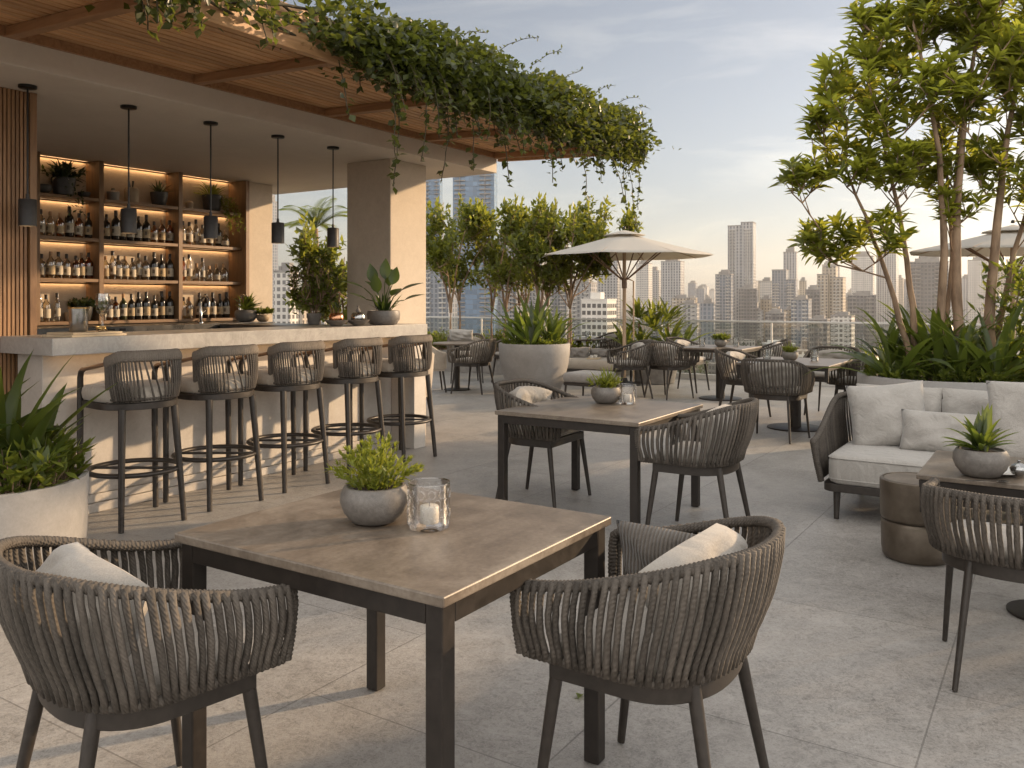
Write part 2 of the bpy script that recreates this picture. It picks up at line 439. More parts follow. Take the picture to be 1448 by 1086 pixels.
M['amber'] = thinglass('amber_bottle', (.62,.34,.10), 1.5, .05, None, .06)
M['label'] = pm('bottle_label_cream', (.40,.345,.26), (.50,.44,.34), 60, .7, 0)
M['labelb'] = pm('bottle_label_tan', (.34,.25,.14), (.46,.36,.22), 60, .7, 0)
M['labelp'] = pm('label_print', (.10,.075,.05), (.16,.12,.08), 60, .7, 0)
M['cap'] = pm('bottle_cap', (.02,.016,.013), (.04,.03,.024), 20, .4, 0)
M['cork'] = pm('cork', (.30,.18,.09), (.42,.27,.15), 60, .8, .2)
M['led'] = emit('warm_led', (1.0,.60,.29), 8)
M['bulb'] = emit('pendant_bulb', (1.0,.62,.3), 8)
# foliage
M['lf_tree'] = leafmat('tree_leaf', (.03,.046,.008), (.105,.125,.022), (.40,.41,.045), transl=.5)
M['lf_small'] = leafmat('shrub_tree_leaf', (.026,.040,.007), (.085,.102,.017), (.32,.33,.04), transl=.42)
M['lf_ivy'] = leafmat('ivy_leaf', (.015,.024,.006), (.05,.062,.014), (.20,.23,.03), .38, .3)
M['lf_strap'] = leafmat('strap_leaf', (.02,.035,.008), (.058,.08,.014), (.22,.28,.035), .38, .3)
M['lf_bush'] = leafmat('bush_leaf', (.032,.052,.010), (.10,.125,.022), (.30,.34,.04), .42, .36)
M['lf_dark'] = leafmat('shade_plant_leaf', (.014,.024,.008), (.035,.05,.014), (.08,.11,.02), .45, .2)
M['lf_broad'] = leafmat('broad_leaf', (.014,.032,.010), (.035,.062,.016), (.12,.18,.03), .34, .25)
M['lf_lime'] = leafmat('succulent_leaf', (.085,.11,.014), (.20,.22,.03), (.36,.38,.04), .5, .3)

def tabletop_mat():
    t = NT('table_stone_top'); v = t.coords('Object', (1,1,1))
    n = t.noise(v, 2.2, 7, .62, 1.6); b = t.noise(t.coords('Object', (1,6,1)), 4, 6, .6, .5); f = t.noise(v, 90, 3)
    k = t.math('ADD', t.math('MULTIPLY', n, .62), t.math('ADD', t.math('MULTIPLY', b, .18), t.math('MULTIPLY', f, .20)))
    col = t.ramp(k, [(.38, (.085,.066,.049)), (.5, (.145,.116,.089)), (.62, (.215,.18,.143))])
    return t.done(t.bsdf(col, t.math('MULTIPLY_ADD', n, .22, .27), t.bump(f, .12, .002), spec=.45))
M['tabletop'] = tabletop_mat()

# ------------------------------------------------------------------ camera, sun, sky
cam = bpy.data.cameras.new('camera'); co = bpy.data.objects.new('camera', cam); C.objects.link(co); sc.camera = co
co.location = CAM; co.rotation_euler = (pi/2, 0, -atan2(UF.x, UF.y))
cam.sensor_width = 36; cam.lens = 36*FPX/1448; cam.shift_y = -(543-HOR)/1448
cam.clip_start = .05; cam.clip_end = 20000

SUN_EL = radians(15.5)
SD = Vector((0.8426*cos(SUN_EL), -0.5385*cos(SUN_EL), sin(SUN_EL))).normalized()
sun = bpy.data.lights.new('sun', 'SUN'); so = bpy.data.objects.new('sun', sun); C.objects.link(so)
sun.energy = 4.2; sun.angle = radians(1.3); sun.color = (1.0, .705, .42)
so.rotation_euler = SD.to_track_quat('Z', 'Y').to_euler(); so.location = (5, -6, 12)

FILL_CLOUD = (16.5, 15.9, 15.2, 1)
w = bpy.data.worlds.new('World'); sc.world = w; w.use_nodes = True
nt = w.node_tree; nt.nodes.clear()
def wn(k, **kw):
    x = nt.nodes.new(k)
    for a, b in kw.items(): setattr(x, a, b)
    return x
wo = wn('ShaderNodeOutputWorld'); bg = wn('ShaderNodeBackground'); sky = wn('ShaderNodeTexSky', sky_type='NISHITA')
sky.sun_disc = False; sky.sun_elevation = SUN_EL; sky.sun_rotation = atan2(SD.x, SD.y)
sky.altitude = 60; sky.air_density = 1.0; sky.dust_density = 1.3; sky.ozone_density = 1.2
tc = wn('ShaderNodeTexCoord'); mp = wn('ShaderNodeMapping'); mp.inputs['Scale'].default_value = (1.3, 1.3, 7.0)
mp.inputs['Rotation'].default_value = (radians(8), radians(-10), radians(20))
nz = wn('ShaderNodeTexNoise'); nz.inputs['Scale'].default_value = 2.6; nz.inputs['Detail'].default_value = 8
nz.inputs['Roughness'].default_value = .58; nz.inputs['Distortion'].default_value = .6
rp = wn('ShaderNodeValToRGB'); rp.color_ramp.elements[0].position = .47; rp.color_ramp.elements[1].position = .68
rp.color_ramp.elements[1].color = (.55,.55,.55,1)
hs = wn('ShaderNodeHueSaturation'); hs.inputs['Saturation'].default_value = .52; hs.inputs['Value'].default_value = .86
wm = wn('ShaderNodeMix', data_type='RGBA')
cl = wn('ShaderNodeMix', data_type='RGBA', blend_type='MULTIPLY'); cl.inputs[0].default_value = 1; cl.inputs[7].default_value = (1.70,1.52,1.32,1)
L = nt.links.new
L(tc.outputs['Generated'], mp.inputs[0]); L(mp.outputs[0], nz.inputs['Vector']); L(nz.outputs[0], rp.inputs[0])
tn = wn('ShaderNodeMix', data_type='RGBA', blend_type='MULTIPLY'); tn.inputs[0].default_value = 1; tn.inputs[7].default_value = (1.12,1.13,1.20,1); L(sky.outputs[0], tn.inputs[6]); L(tn.outputs[2], hs.inputs['Color']); L(hs.outputs[0], wm.inputs[6]); L(hs.outputs[0], cl.inputs[6]); L(cl.outputs[2], wm.inputs[7]); L(rp.outputs[0], wm.inputs[0])

# bright cloud added overhead and behind to lift ambient light, clear towards the skyline
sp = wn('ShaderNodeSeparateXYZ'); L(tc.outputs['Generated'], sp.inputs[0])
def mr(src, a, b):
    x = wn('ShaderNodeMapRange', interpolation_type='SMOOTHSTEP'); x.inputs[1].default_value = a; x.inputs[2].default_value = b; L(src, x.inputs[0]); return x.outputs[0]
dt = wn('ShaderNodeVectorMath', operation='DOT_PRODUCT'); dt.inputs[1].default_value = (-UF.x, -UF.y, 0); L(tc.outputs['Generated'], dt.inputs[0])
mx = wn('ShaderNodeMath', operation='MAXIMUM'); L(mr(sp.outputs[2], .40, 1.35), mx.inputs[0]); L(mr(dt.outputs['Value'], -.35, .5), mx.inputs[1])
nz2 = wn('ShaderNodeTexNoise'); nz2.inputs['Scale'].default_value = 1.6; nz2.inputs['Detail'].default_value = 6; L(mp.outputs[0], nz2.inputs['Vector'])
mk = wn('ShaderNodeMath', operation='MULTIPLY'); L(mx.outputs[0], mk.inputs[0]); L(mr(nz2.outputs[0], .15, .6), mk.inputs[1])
fill_cloud = wn('ShaderNodeMix', data_type='RGBA'); fill_cloud.inputs[7].default_value = FILL_CLOUD; L(mk.outputs[0], fill_cloud.inputs[0]); L(wm.outputs[2], fill_cloud.inputs[6])
L(fill_cloud.outputs[2], bg.inputs[0]); L(bg.outputs[0], wo.inputs[0]); bg.inputs[1].default_value = .085

sc.view_settings.view_transform = 'Standard'; sc.view_settings.look = 'None'; sc.view_settings.gamma = 1
sc.view_settings.exposure = 0.66
cy = sc.cycles; cy.use_denoising = True; cy.max_bounces = 8; cy.diffuse_bounces = 6; cy.glossy_bounces = 3
cy.transmission_bounces = 6; cy.transparent_max_bounces = 24; cy.sample_clamp_indirect = 10; cy.caustics_reflective = False; cy.caustics_refractive = False
cy.volume_bounces = 0
# ------------------------------------------------------------------ terrace and bar pavilion
EDGE = 11.69
tag(MB().box(-9, EDGE+.12, -16, 9, -.4, 0).build('terrace_floor', M['floor']), kind='structure')

# concrete roof over the bar
RZ0, RZ1 = 2.80, 3.2
o = MB().box(-4, 4.92, .07, 3.6, RZ0, RZ1).build('roof_slab', M['ceiling'], bevel=.006)
tag(o, 'thick pale plaster roof slab over the bar with pendants on its underside', 'roof')
o = MB().box(-4, 4.26, 3.16, 3.40, 0, RZ0).build('back_wall', M['backpanel'])
tag(o, 'plastered wall behind the bottle shelves', 'wall')
o = MB().box(3.85, 4.26, 2.90, 3.16, 0, RZ0).build('wall_pier', M['plaster'], bevel=.006)
tag(o, 'flat sand plaster pier at the end of the bottle shelves', 'wall')
o = MB().box(3.54, 4.10, .40, .98, 0, RZ0).build('pillar', M['plaster'], bevel=.008)
tag(o, 'square sand coloured plaster pillar standing at the far end of the bar', 'pillar')

# slatted timber screen at the near end of the bar
t = thing('slat_screen', 'vertical oak slat screen rising from the near end of the bar', 'screen', (0,0,0))
MB().box(-1.2, .19, .69, .80, .003, RZ0-.001).build('backing', M['slatback'], t)
m = MB(); x = -1.18
while x < .185:
    m.box(x, x+.0185, .655, .689, .01, RZ0-.002); x += .0265
m.build('slats', M['slat'], t, bevel=.002)
MB().box(.205, .25, .645, .80, .003, RZ0-.0015).build('edge_trim', M['slat'], t, bevel=.002)

# bar counter
t = thing('bar_counter', 'long stone bar counter with thick slab top and glowing underside', 'bar', (0,0,0))
m = MB().add([(0,0,1.074),(3.62,0,1.074),(3.62,.62,1.074),(0,.62,1.074),(0,0,1.182),(3.62,0,1.182),(3.62,.62,1.182),(0,.62,1.182)],
   [(3,2,1,0),(4,5,6,7),(0,1,5,4),(1,2,6,5),(2,3,7,6),(3,0,4,7)])
m.build('countertop', M['counter'], t, bevel=.004)
MB().box(.10, 3.44, .30, .60, .12, 1.072).build('base', M['barstone'], t, bevel=.004)
m = MB().box(.09, 3.44, .275, .605, .0, .06).box(.095,3.44,.287,.6025,.064,.118)
m.build('plinth', M['barstone'], t, bevel=.003)
MB().box(3.445, 3.615, .02, .60, 0, 1.0725).build('end_pier', M['barstone'], t, bevel=.004)
MB().box(.14, 3.42, .20, .215, 1.0705, 1.0735).build('led_strip', M['led'], t)

# bottle shelving
t = thing('bottle_shelving', 'oak back bar shelving unit with warm lit niches full of bottles', 'shelving', (0,0,0))
UP = [.62, 1.42, 2.05, 2.955, 3.795]
SHZ = [2.42, 2.02, 1.62, 1.205]
MB().box(.2, 3.847, 3.13, 3.158, 1.17, RZ0-.002).build('back_panel', M['backpanel'], t)
for i, x in enumerate(UP):
    y0 = 2.82 if i == len(UP)-1 else 2.895
    MB().box(x, x+.05, y0, 3.128, 1.172, RZ0-.003).build('upright', M['uprightwood'], t, bevel=.003)
for a, b in zip(UP, UP[1:]):
    for z in SHZ:
        MB().box(a+.052, b-.002, 2.90, 3.127, z-.032, z).build('shelf', M['shelfwood'], t, bevel=.002)
    for z in [RZ0-.004]+[q-.034 for q in SHZ[:3]]:
        MB().box(a+.07, b-.02, 3.100, 3.122, z-.005, z).build('led_strip', M['led'], t)
        MB().box(a+.053, b-.003, 3.086, 3.092, z-.016, z+.001).build('light_lip', M['shelfwood'], t)
# work counter below the shelves
t = thing('back_counter', 'dark steel work counter running below the bottle shelves', 'counter', (0,0,0))
MB().box(.2, 3.76, 2.32, 2.845, 0, 1.10).build('cabinet', M['darksteel'], t, bevel=.004)
MB().box(.2, 3.77, 2.30, 2.85, 1.104, 1.165).build('worktop', M['darksteel'], t, bevel=.004)
m = MB()
for k in range(3): m.cbox((1.7+k*.11, 2.298, 1.12), .06, .006, .025)
m.build('control_panel', M['black'], t)
t = thing('side_counter', 'low dark steel side counter closing the far end of the bar', 'counter', (0,0,0))
MB().box(3.02, 3.50, 1.05, 2.26, 0, 1.10).build('cabinet', M['darksteel'], t, bevel=.004)
MB().box(3.0, 3.53, 1.03, 2.28, 1.104, 1.16).build('worktop', M['darksteel'], t, bevel=.004)
# taps
def tap(loc, rz, label, h):
    t = thing('tap', label, 'tap', loc, rz)
    MB().lathe([(.028,0),(.028,.012),(.016,.02),(.016,h*.55)], 14).build('base', M['steel'], t, 60)
    pts = [(0,0,h*.5)] + [(0,-.07+.07*cos(a), h*.75+.08*sin(a)) for a in [pi*k/8 for k in range(0,9)]] + [(0,-.14,h*.62)]
    MB().tube(pts, .010, 10).build('spout', M['steel'], t, 60)
    MB().tube([(.014,0,h*.4),(.06,0,h*.5)], .006, 8).build('handle', M['steel'], t, 60)
pq = px(287, 452, 1.182)
tap((2.95, 2.52, 1.166), 0, 'chrome swan neck tap on the back counter before the right shelf bay', .27)
tap((3.62, 2.72, 1.166), 0, 'slim steel beer tap on the back counter by the right hand bottles', .30)

# pendant lamps
def pendant_at(x_px, y_rose, label, first=[None]):
    # rose on the ceiling at this pixel
    p = px(x_px, y_rose, RZ0)
    if first[0] is None:
        t = thing('pendant_lamp', label, 'lamp', (p.x, p.y, RZ0), 0, 'pendant lamps over the bar')
        MB().lathe([(.055,0),(.055,-.016),(.05,-.02),(0,-.02)][::-1], 24).build('ceiling_rose', M['black'], t, 40)
        MB().tube([(0,0,-.02),(0,0,-.735)], .006, 8).build('rod', M['black'], t, 60)
        sh_ = MB().lathe([(.010,-.70),(.012,-.73),(.049,-.735),(.053,-.74),(.053,-.908),(.049,-.908),(.049,-.75),(0,-.75)][::-1], 32).build('shade', M['shade'], t, 40)
        MB().lathe([(0,-.895),(.040,-.892),(.040,-.88),(0,-.876)], 20).build('bulb', M['bulb'], sh_, 40)
        first[0] = t
    else: dup(first[0], (p.x, p.y, RZ0), 0, label)
for (x, y, l) in ((39,121,'dark cylinder pendant lamp hanging before the oak slat screen'),
                  (182,150,'dark cylinder pendant lamp hanging before the middle shelf bay'),
                  (298,173,'dark cylinder pendant lamp hanging before the trailing shelf plant'),
                  (393,192,'dark cylinder pendant lamp hanging in front of the pale wall pier'),
                  (471,208,'dark cylinder pendant lamp hanging before the palm and beside the pillar')):
    pendant_at(x, y, l)

# ------------------------------------------------------------------ pergola
PW, SL = 1.42, .042
def pz(y): return 2.95 - (.07-y)*SL           # underside of the beams
t = thing('pergola', 'timber slat pergola jutting out from the bar roof edge', 'pergola', (0,0,0))
XA, XB = -3.6, 4.93
def sheared(x0, x1, y0, y1, za, zb):           # box whose bottom and top follow the slope
    m = MB()
    m.add([(x0,y0,pz(y0)+za),(x1,y0,pz(y0)+za),(x1,y1,pz(y1)+za),(x0,y1,pz(y1)+za),(x0,y0,pz(y0)+zb),(x1,y0,pz(y0)+zb),(x1,y1,pz(y1)+zb),(x0,y1,pz(y1)+zb)],
          [(3,2,1,0),(4,5,6,7),(0,1,5,4),(1,2,6,5),(2,3,7,6),(3,0,4,7)])
    return m
for xb in (4.85, 3.66, 2.33, 1.06, -.22, -1.5, -2.8):
    sheared(xb-.035, xb+.035, -PW+.06, .036, 0, .06).build('beam', M['beam'], t, bevel=.004)
m = MB(); y = .034
while y - .062 > -PW+.06:
    q = sheared(XA, XB, y-.064, y, .062, .10); m.add(q.v, q.f); y -= .080
m.build('slat_deck', M['pergola'], t, bevel=.003)
sheared(XA, XB, -PW+.06, .068, .14, .17).build('roof_board', M['beam'], t)
sheared(XA, XB, -PW, -PW+.055, -.03, .22).build('fascia', M['pergola'], t, bevel=.004)
MB().box(XA, XB, .040, .068, 2.952, 3.12).build('ledger', M['beam'], t, bevel=.003)
sheared(XB+.002, XB+.045, -PW, .068, -.02, .24).build('end_board', M['pergola'], t, bevel=.004)

# ------------------------------------------------------------------ glass balustrade
t = thing('glass_balustrade', 'clear glass balustrade with slim metal handrail at the terrace edge', 'railing', (0,0,0))
m = MB(); m.box(EDGE-.03, EDGE+.03, -15, 9, 1.02, 1.05); m.build('handrail', M['rail'], t, bevel=.006)
MB().box(EDGE-.05, EDGE+.05, -15, 9, 0, .09).build('base_channel', M['rail'], t, bevel=.004)
y = -15
while y < 9:
    MB().box(EDGE-.006, EDGE+.006, y+.02, y+1.98, .092, 1.018).build('pane', M['pane'], t)
    MB().box(EDGE-.018, EDGE+.018, y-.012, y+.012, .092, 1.018).build('post', M['rail'], t)
    y += 2.0
# ------------------------------------------------------------------ rope dining chair (faces local +Y)
def upath(a, yf, yc, b, n, e=2.3):
    pts = [(-a*.98, yf, 0)]
    for i in range(1, 7): pts.append((-a*(.98+.02*i/6), yf+(yc-yf)*i/6, 0))
    for i in range(1, 40):
        an = pi + pi*i/40
        c, s_ = cos(an), sin(an)
        pts.append((a*math.copysign(abs(c)**(2/e), c), yc + b*math.copysign(abs(s_)**(2/e), s_), 0))
    for i in range(0, 6): pts.append((a*(1-.02*i/6), yc+(yf-yc)*i/6, 0))
    pts.append((a*.98, yf, 0))
    return resample(pts, n)
def ridged(pts, r, step, amp, wl):
    L = sum((Vector(b)-Vector(a)).length for a, b in zip(pts, pts[1:])); n = max(4, int(L/step))
    p = resample(pts, n); rr = []
    rj = random.Random(3)
    ph = 0
    for i in range(n):
        ph += step/wl*2*pi*(1+.25*(rj.random()-.5))
        rr.append(r*(1+amp*sin(ph)+.05*(rj.random()-.5)))
    return p, rr
def chair_parts(t, rope, cush, nrope=60, arm=.668, back=.815, cushback=True, deep=1.0, wide=1.0):
    N = 200
    top = upath(.305*wide, .265, -.02, .265*deep, N); bot = upath(.286*wide, .258, -.02, .21*deep, N)
    for i, p in enumerate(top):
        k = abs(2*i/(N-1)-1); p.z = arm + (back-arm)*sstep((1-k)/.78)
        p.y -= .03*sstep((1-k)/.6)              # lean back
    for p in bot: p.z = .488
    # top rail with its front posts, wrapped in rope
    def post(tp, bt, sg):
        return [Vector((bt.x, bt.y+.010, .478)), Vector((bt.x+(tp.x-bt.x)*.35, bt.y+.018, .54)), Vector((tp.x-.003*sg, tp.y+.014, arm-.045)), Vector((tp.x, tp.y+.009, arm-.014))]
    rail = post(top[0], bot[0], -1) + top[2:-2] + post(top[-1], bot[-1], 1)[::-1]
    p, rr = ridged(rail, .0150, .0026, .085, .0115)
    MB().tube(p, rr, 8).build('arm_rail', rope, t, 180)
    m = MB(); rj = random.Random(11)
    for k in range(nrope):
        f = (k+.7)/(nrope+.4)
        f += rj.uniform(-.10, .10)/nrope
        i = f*(N-1); a = top[int(i)].lerp(top[min(N-1, int(i)+1)], i % 1)
        f2 = min(.995, max(.005, f + rj.uniform(-.15,.15)/nrope)); i2 = f2*(N-1); b = bot[int(i2)].lerp(bot[min(N-1, int(i2)+1)], i2 % 1)
        out = Vector((a.x, a.y+.02, 0)).normalized()
        pts = []
        for q in range(9):
            s_ = q/8
            pp = a.lerp(b, s_) + out*(.013 + .014*sin(pi*min(1, s_*1.05)) - .004*s_)
            pp += Vector((rj.uniform(-.0012,.0012), rj.uniform(-.0012,.0012), 0))
            if q == 0: pp = a + out*.009 + Vector((0,0,.011))
            if q == 8: pp = b + out*.008 - Vector((0,0,.012))
            pts.append(pp)
        r0 = .0092*rj.uniform(.86, 1.1)
        m.tube(pts, [r0*1.1]+[r0*rj.uniform(.94,1.06) for _ in range(7)]+[r0*1.2], 6)
    m.build('rope_weave', rope, t, 180)
    p, rr = ridged([Vector((q.x, q.y, .481)) for q in bot], .0135, .0035, .10, .016)
    MB().tube(p, rr, 8).build('rope_binding', rope, t, 180)
    # metal band under the ropes and the seat deck
    ol = [(q.x, q.y) for q in upath(.262*wide, .198, -.02, .20*deep, 40)]
    MB().loft(ol, [(1,.416),(1.0,.466),(.9,.469)]).build('seat_frame', M['leg'], t, 40, bevel=.003)
    for (x, y, dx, dy) in ((-.240*wide,.178,-.03,.06),(.240*wide,.178,.03,.06),(-.17*wide,-.17*deep,-.045,-.085),(.17*wide,-.17*deep,.045,-.085)):
        MB().tube([(x,y,.458),(x+dx*.15,y+dy*.15,.39),(x+dx,y+dy,.004)], [.0185,.0185,.0125], 10, sq=(1,.8)).build('leg', M['leg'], t, 50)
        
    out = []
    s2 = upath(.250*wide, .195, -.02, .19*deep, 40); ol = [(q.x, q.y) for q in s2]
    # rounded front corners
    ol[0] = (ol[0][0]*.93, ol[0][1]); ol[-1] = (ol[-1][0]*.93, ol[-1][1])
    MB().loft(ol, [(.94,.470),(.99,.477),(1.005,.493),(1.0,.508),(.965,.521),(.9,.529),(.6,.534)], .003).build('seat_cushion', cush, t, 180)
    if cushback:
        pil = pillow_mb(.50*wide, .27, .14, 5, sharp=.0, bend=.085, rnd=.22, wr=.011)
        o = pil.build('back_cushion', cush, t, 180)
        o.location = (0, -.178*deep, .667); o.rotation_euler = (radians(72), 0, 0)
def pillow_mb(w, h, th, seed, n=18, sharp=.06, wr=.009, bend=0, rnd=0):
    m = MB(); rj = random.Random(seed); ph = [rj.uniform(0, 6.3) for _ in range(8)]
    vs = []; fs = []
    def pt(u, v, s_):
        k = max(0, (1-abs(u)**2.6))**.45*max(0, (1-abs(v)**2.6))**.45
        x = u*w/2*(1-sharp*(1-v*v)*abs(u)); y = v*h/2*(1-sharp*(1-u*u)*abs(v))*(1-rnd*abs(u)**2.5)
        z = s_*th/2*k + k*wr*(sin(5*u+ph[0]+3*v)+.7*sin(9*v+ph[1]-4*u)+.5*sin(13*u-7*v+ph[2])) + .012*sin(2*u+ph[3])*(1-k) - bend*u*u
        return (x, y, z)
    for s_ in (1, -1):
        o = len(vs)
        for i in range(n+1):
            for j in range(n+1): vs.append(pt(2*i/n-1, 2*j/n-1, s_))
        for i in range(n):
            for j in range(n):
                a = o+i*(n+1)+j; q = (a, a+n+1, a+n+2, a+1)
                fs.append(q if s_ > 0 else q[::-1])
    m.add(vs, fs)
    # piping around the seam
    return m
def throw_pillow(label, loc, rot, w, h, th, mat, seed, group=None):
    m = pillow_mb(w, h, th, seed)
    o = m.build('throw_pillow', mat, None, 180)
    b = bmesh.new(); b.from_mesh(o.data); bmesh.ops.remove_doubles(b, verts=b.verts, dist=.0008); b.to_mesh(o.data); b.free()
    o.data.polygons.foreach_set('use_smooth', [True]*len(o.data.polygons))
    o.location = loc; o.rotation_euler = rot
    return tag(o, label, 'pillow', group)

CH = {}
def make_chair(key, loc, rz, label, group, rope='rope', cush='greybeige', **kw):
    if key not in CH:
        t = thing('rope_armchair', label, 'chair', loc, rz, group)
        chair_parts(t, M[rope], M[cush], **kw); CH[key] = t
    else: t = dup(CH[key], loc, rz, label, group)
    return t
G_CH = 'rope dining armchairs on the terrace'

# foreground pair
FG = [cw(-.98, 2.225), cw(.403, 2.36)]
make_chair('near', FG[0], face(.694, .72), 'rope armchair with grey back cushion left of the nearest table, by the round planter', G_CH, nrope=64, back=.79, deep=1.0, wide=1.0)
# its twin, at the right of the table, without the wide back cushion of the first
make_chair('near', FG[1], face(-.84, .54), 'taupe rope armchair holding a dark ribbed pillow at the right side of the nearest table', G_CH)
def on_chair(loc, rz, x, y, z):
    q = Matrix.Rotation(rz, 3, 'Z') @ Vector((x, y, z)); return (loc[0]+q.x, loc[1]+q.y, loc[2]+q.z)
throw_pillow('dark ribbed throw pillow leaning on the inner arm of the near right rope armchair', on_chair(FG[1], face(-.84,.54), .185, .02, .60),
             (radians(76), 0, face(-.84,.54)+radians(90)), .36, .30, .09, M['stripe'], 4)

# ------------------------------------------------------------------ tables
def square_table(label, c, rz, w, d, h, name='dining_table'):
    t = thing(name, label, 'table', c, rz)
    MB().cbox((0,0,h-.026), w, d, .026).build('tabletop', M['tabletop'], t, bevel=.004)
    m = MB(); a = .05
    for sx in (-1, 1): m.cbox((sx*(w/2-.014-a/2), 0, h-.078), a, d-.028-2*a, .050)
    for sy in (-1, 1): m.cbox((0, sy*(d/2-.014-a/2), h-.078), w-.028-2*a, a, .050)
    m.build('apron', M['frame'], t, bevel=.002)
    for sx in (-1, 1):
        for sy in (-1, 1):
            MB().cbox((sx*(w/2-.014-a/2), sy*(d/2-.014-a/2), 0.004), .050, .050, h-.032).build('leg', M['frame'], t, bevel=.004)
    return t
UA = 0.0
# nearest table: corner at the camera end
n1 = cw(-.154, 1.905)
T1 = (n1.x+.425, n1.y+.485)
square_table('large square stone topped table with dark metal legs standing nearest', (T1[0], T1[1], 0), 0, .85, .97, .75)
n2 = cw(.735, 4.93)
T2 = (n2.x+.53, n2.y+.505)
square_table('square stone topped table with four dark legs in the middle of the terrace', (T2[0], T2[1], 0), 0, 1.06, 1.01, .70)
make_chair('near2', cw(.22, 6.02), face(.84, -.50), 'rope armchair with a soft oatmeal pillow left of the middle four legged table', G_CH, nrope=54, cush='cushion', cushback=True)
make_chair('near3', cw(1.12, 5.07), face(-.84, .50), 'rope armchair with grey pillow at the right of the middle four legged table', G_CH, nrope=54)

def pedestal_table(label, c, rz, w, d, h=.74, br=.30):
    t = thing('pedestal_table', label, 'table', c, rz)
    MB().cbox((0,0,h-.022), w, d, .022).build('tabletop', M['tabletop'], t, bevel=.004)
    m = MB(); a = .035
    for sx in (-1, 1): m.cbox((sx*(w/2-.01-a/2), 0, h-.058), a, d-.02-2*a, .034)
    for sy in (-1, 1): m.cbox((0, sy*(d/2-.01-a/2), h-.058), w-.02, a, .034)
    m.build('apron', M['frame'], t, bevel=.002)
    for sx in (-1, 1):
        for sy in (-1, 1): MB().cbox((sx*(w/2-.03), sy*(d/2-.03), h-.17), .035, .035, .112).build('corner_bracket', M['frame'], t, bevel=.002)
    MB().tube([(0,0,.016),(0,0,h-.06)], .062, 20).build('pedestal', M['frame'], t, 40)
    MB().lathe([(0,0.002),(br,.002),(br,.012),(br-.01,.016),(.0,.018)], 40).build('base_disc', M['frame'], t, 40)
    return t
P3 = cw(2.97, 12.1); P4 = cw(3.12, 9.35)
pedestal_table('square pedestal table with glasses and small plant below the tall twin skyscraper', P3, 0, .92, .92)
pedestal_table('square pedestal table with two glasses nearest the sofa corner and tree planter', P4, 0, 1.15, .97)
def mid(key, X, d, fx, fd, label, **kw): return make_chair(key, cw(X, d), face(fx, fd), label, G_CH, **kw)
mid('far', 2.68, 8.62, .56, .83, 'rope armchair seen from behind at the pedestal table nearest the sofa', nrope=46)
mid('far', 2.76, 10.1, .84, -.54, 'rope armchair with pale cushion left of the pedestal table nearest the sofa')
mid('far', 3.90, 9.55, -.84, .54, 'rope armchair in the shade between the sofa side pedestal table and the tree planter')
mid('far', 3.92, 10.4, -.54, -.84, 'grey backed rope armchair facing the camera behind the sofa side pedestal table')
mid('far', 2.24, 12.2, .80, .60, 'rope armchair seen from behind left of the pedestal table under the skyscraper')
mid('far', 2.72, 13.1, .84, -.54, 'grey cushioned rope armchair facing right beyond the pedestal table under the skyscraper')
mid('far', 3.75, 12.45, -.80, .2, 'rope armchair half hidden at the right end of the pedestal table under the skyscraper')
mid('far', 1.72, 12.25, -.80, -.1, 'rope armchair with slate cushion directly behind the middle table plant')
mid('far', 1.72, 15.3, -.80, -.3, 'rope armchair beside the umbrella pole at the round far table')
# left group beyond the bar
mid('left', -.58, 12.85, -.84, .40, 'weathered rope armchair at the small round table just past the bar end', nrope=42, rope='ropelight', cush='cushion')
mid('left', -.78, 14.5, .1, -1, 'weathered rope armchair facing the camera behind the small round table', rope='ropelight', cush='cushion')
mid('left', .0, 14.3, -.8, -.5, 'weathered rope armchair half hidden behind the big round planter')

def round_table(label, c, r, h=.74):
    t = thing('round_table', label, 'table', c, 0)
    MB().lathe([(0,h-.028),(r-.008,h-.028),(r,h-.02),(r,h-.006),(r-.006,h),(0,h)], 40).build('tabletop', M['tabletop'], t, 40)
    MB().tube([(0,0,.016),(0,0,h-.03)], .045, 16).build('pedestal', M['frame'], t, 40)
    MB().lathe([(0,0.002),(r*.55,.002),(r*.55,.012),(r*.53,.016),(.0,.018)], 32).build('base_disc', M['frame'], t, 40)
round_table('small round dining table beyond the end of the bar', cw(-.86, 13.3), .38)
round_table('round dining table laid with tableware near the umbrella and railing', cw(1.25, 15.7), .5, .70)

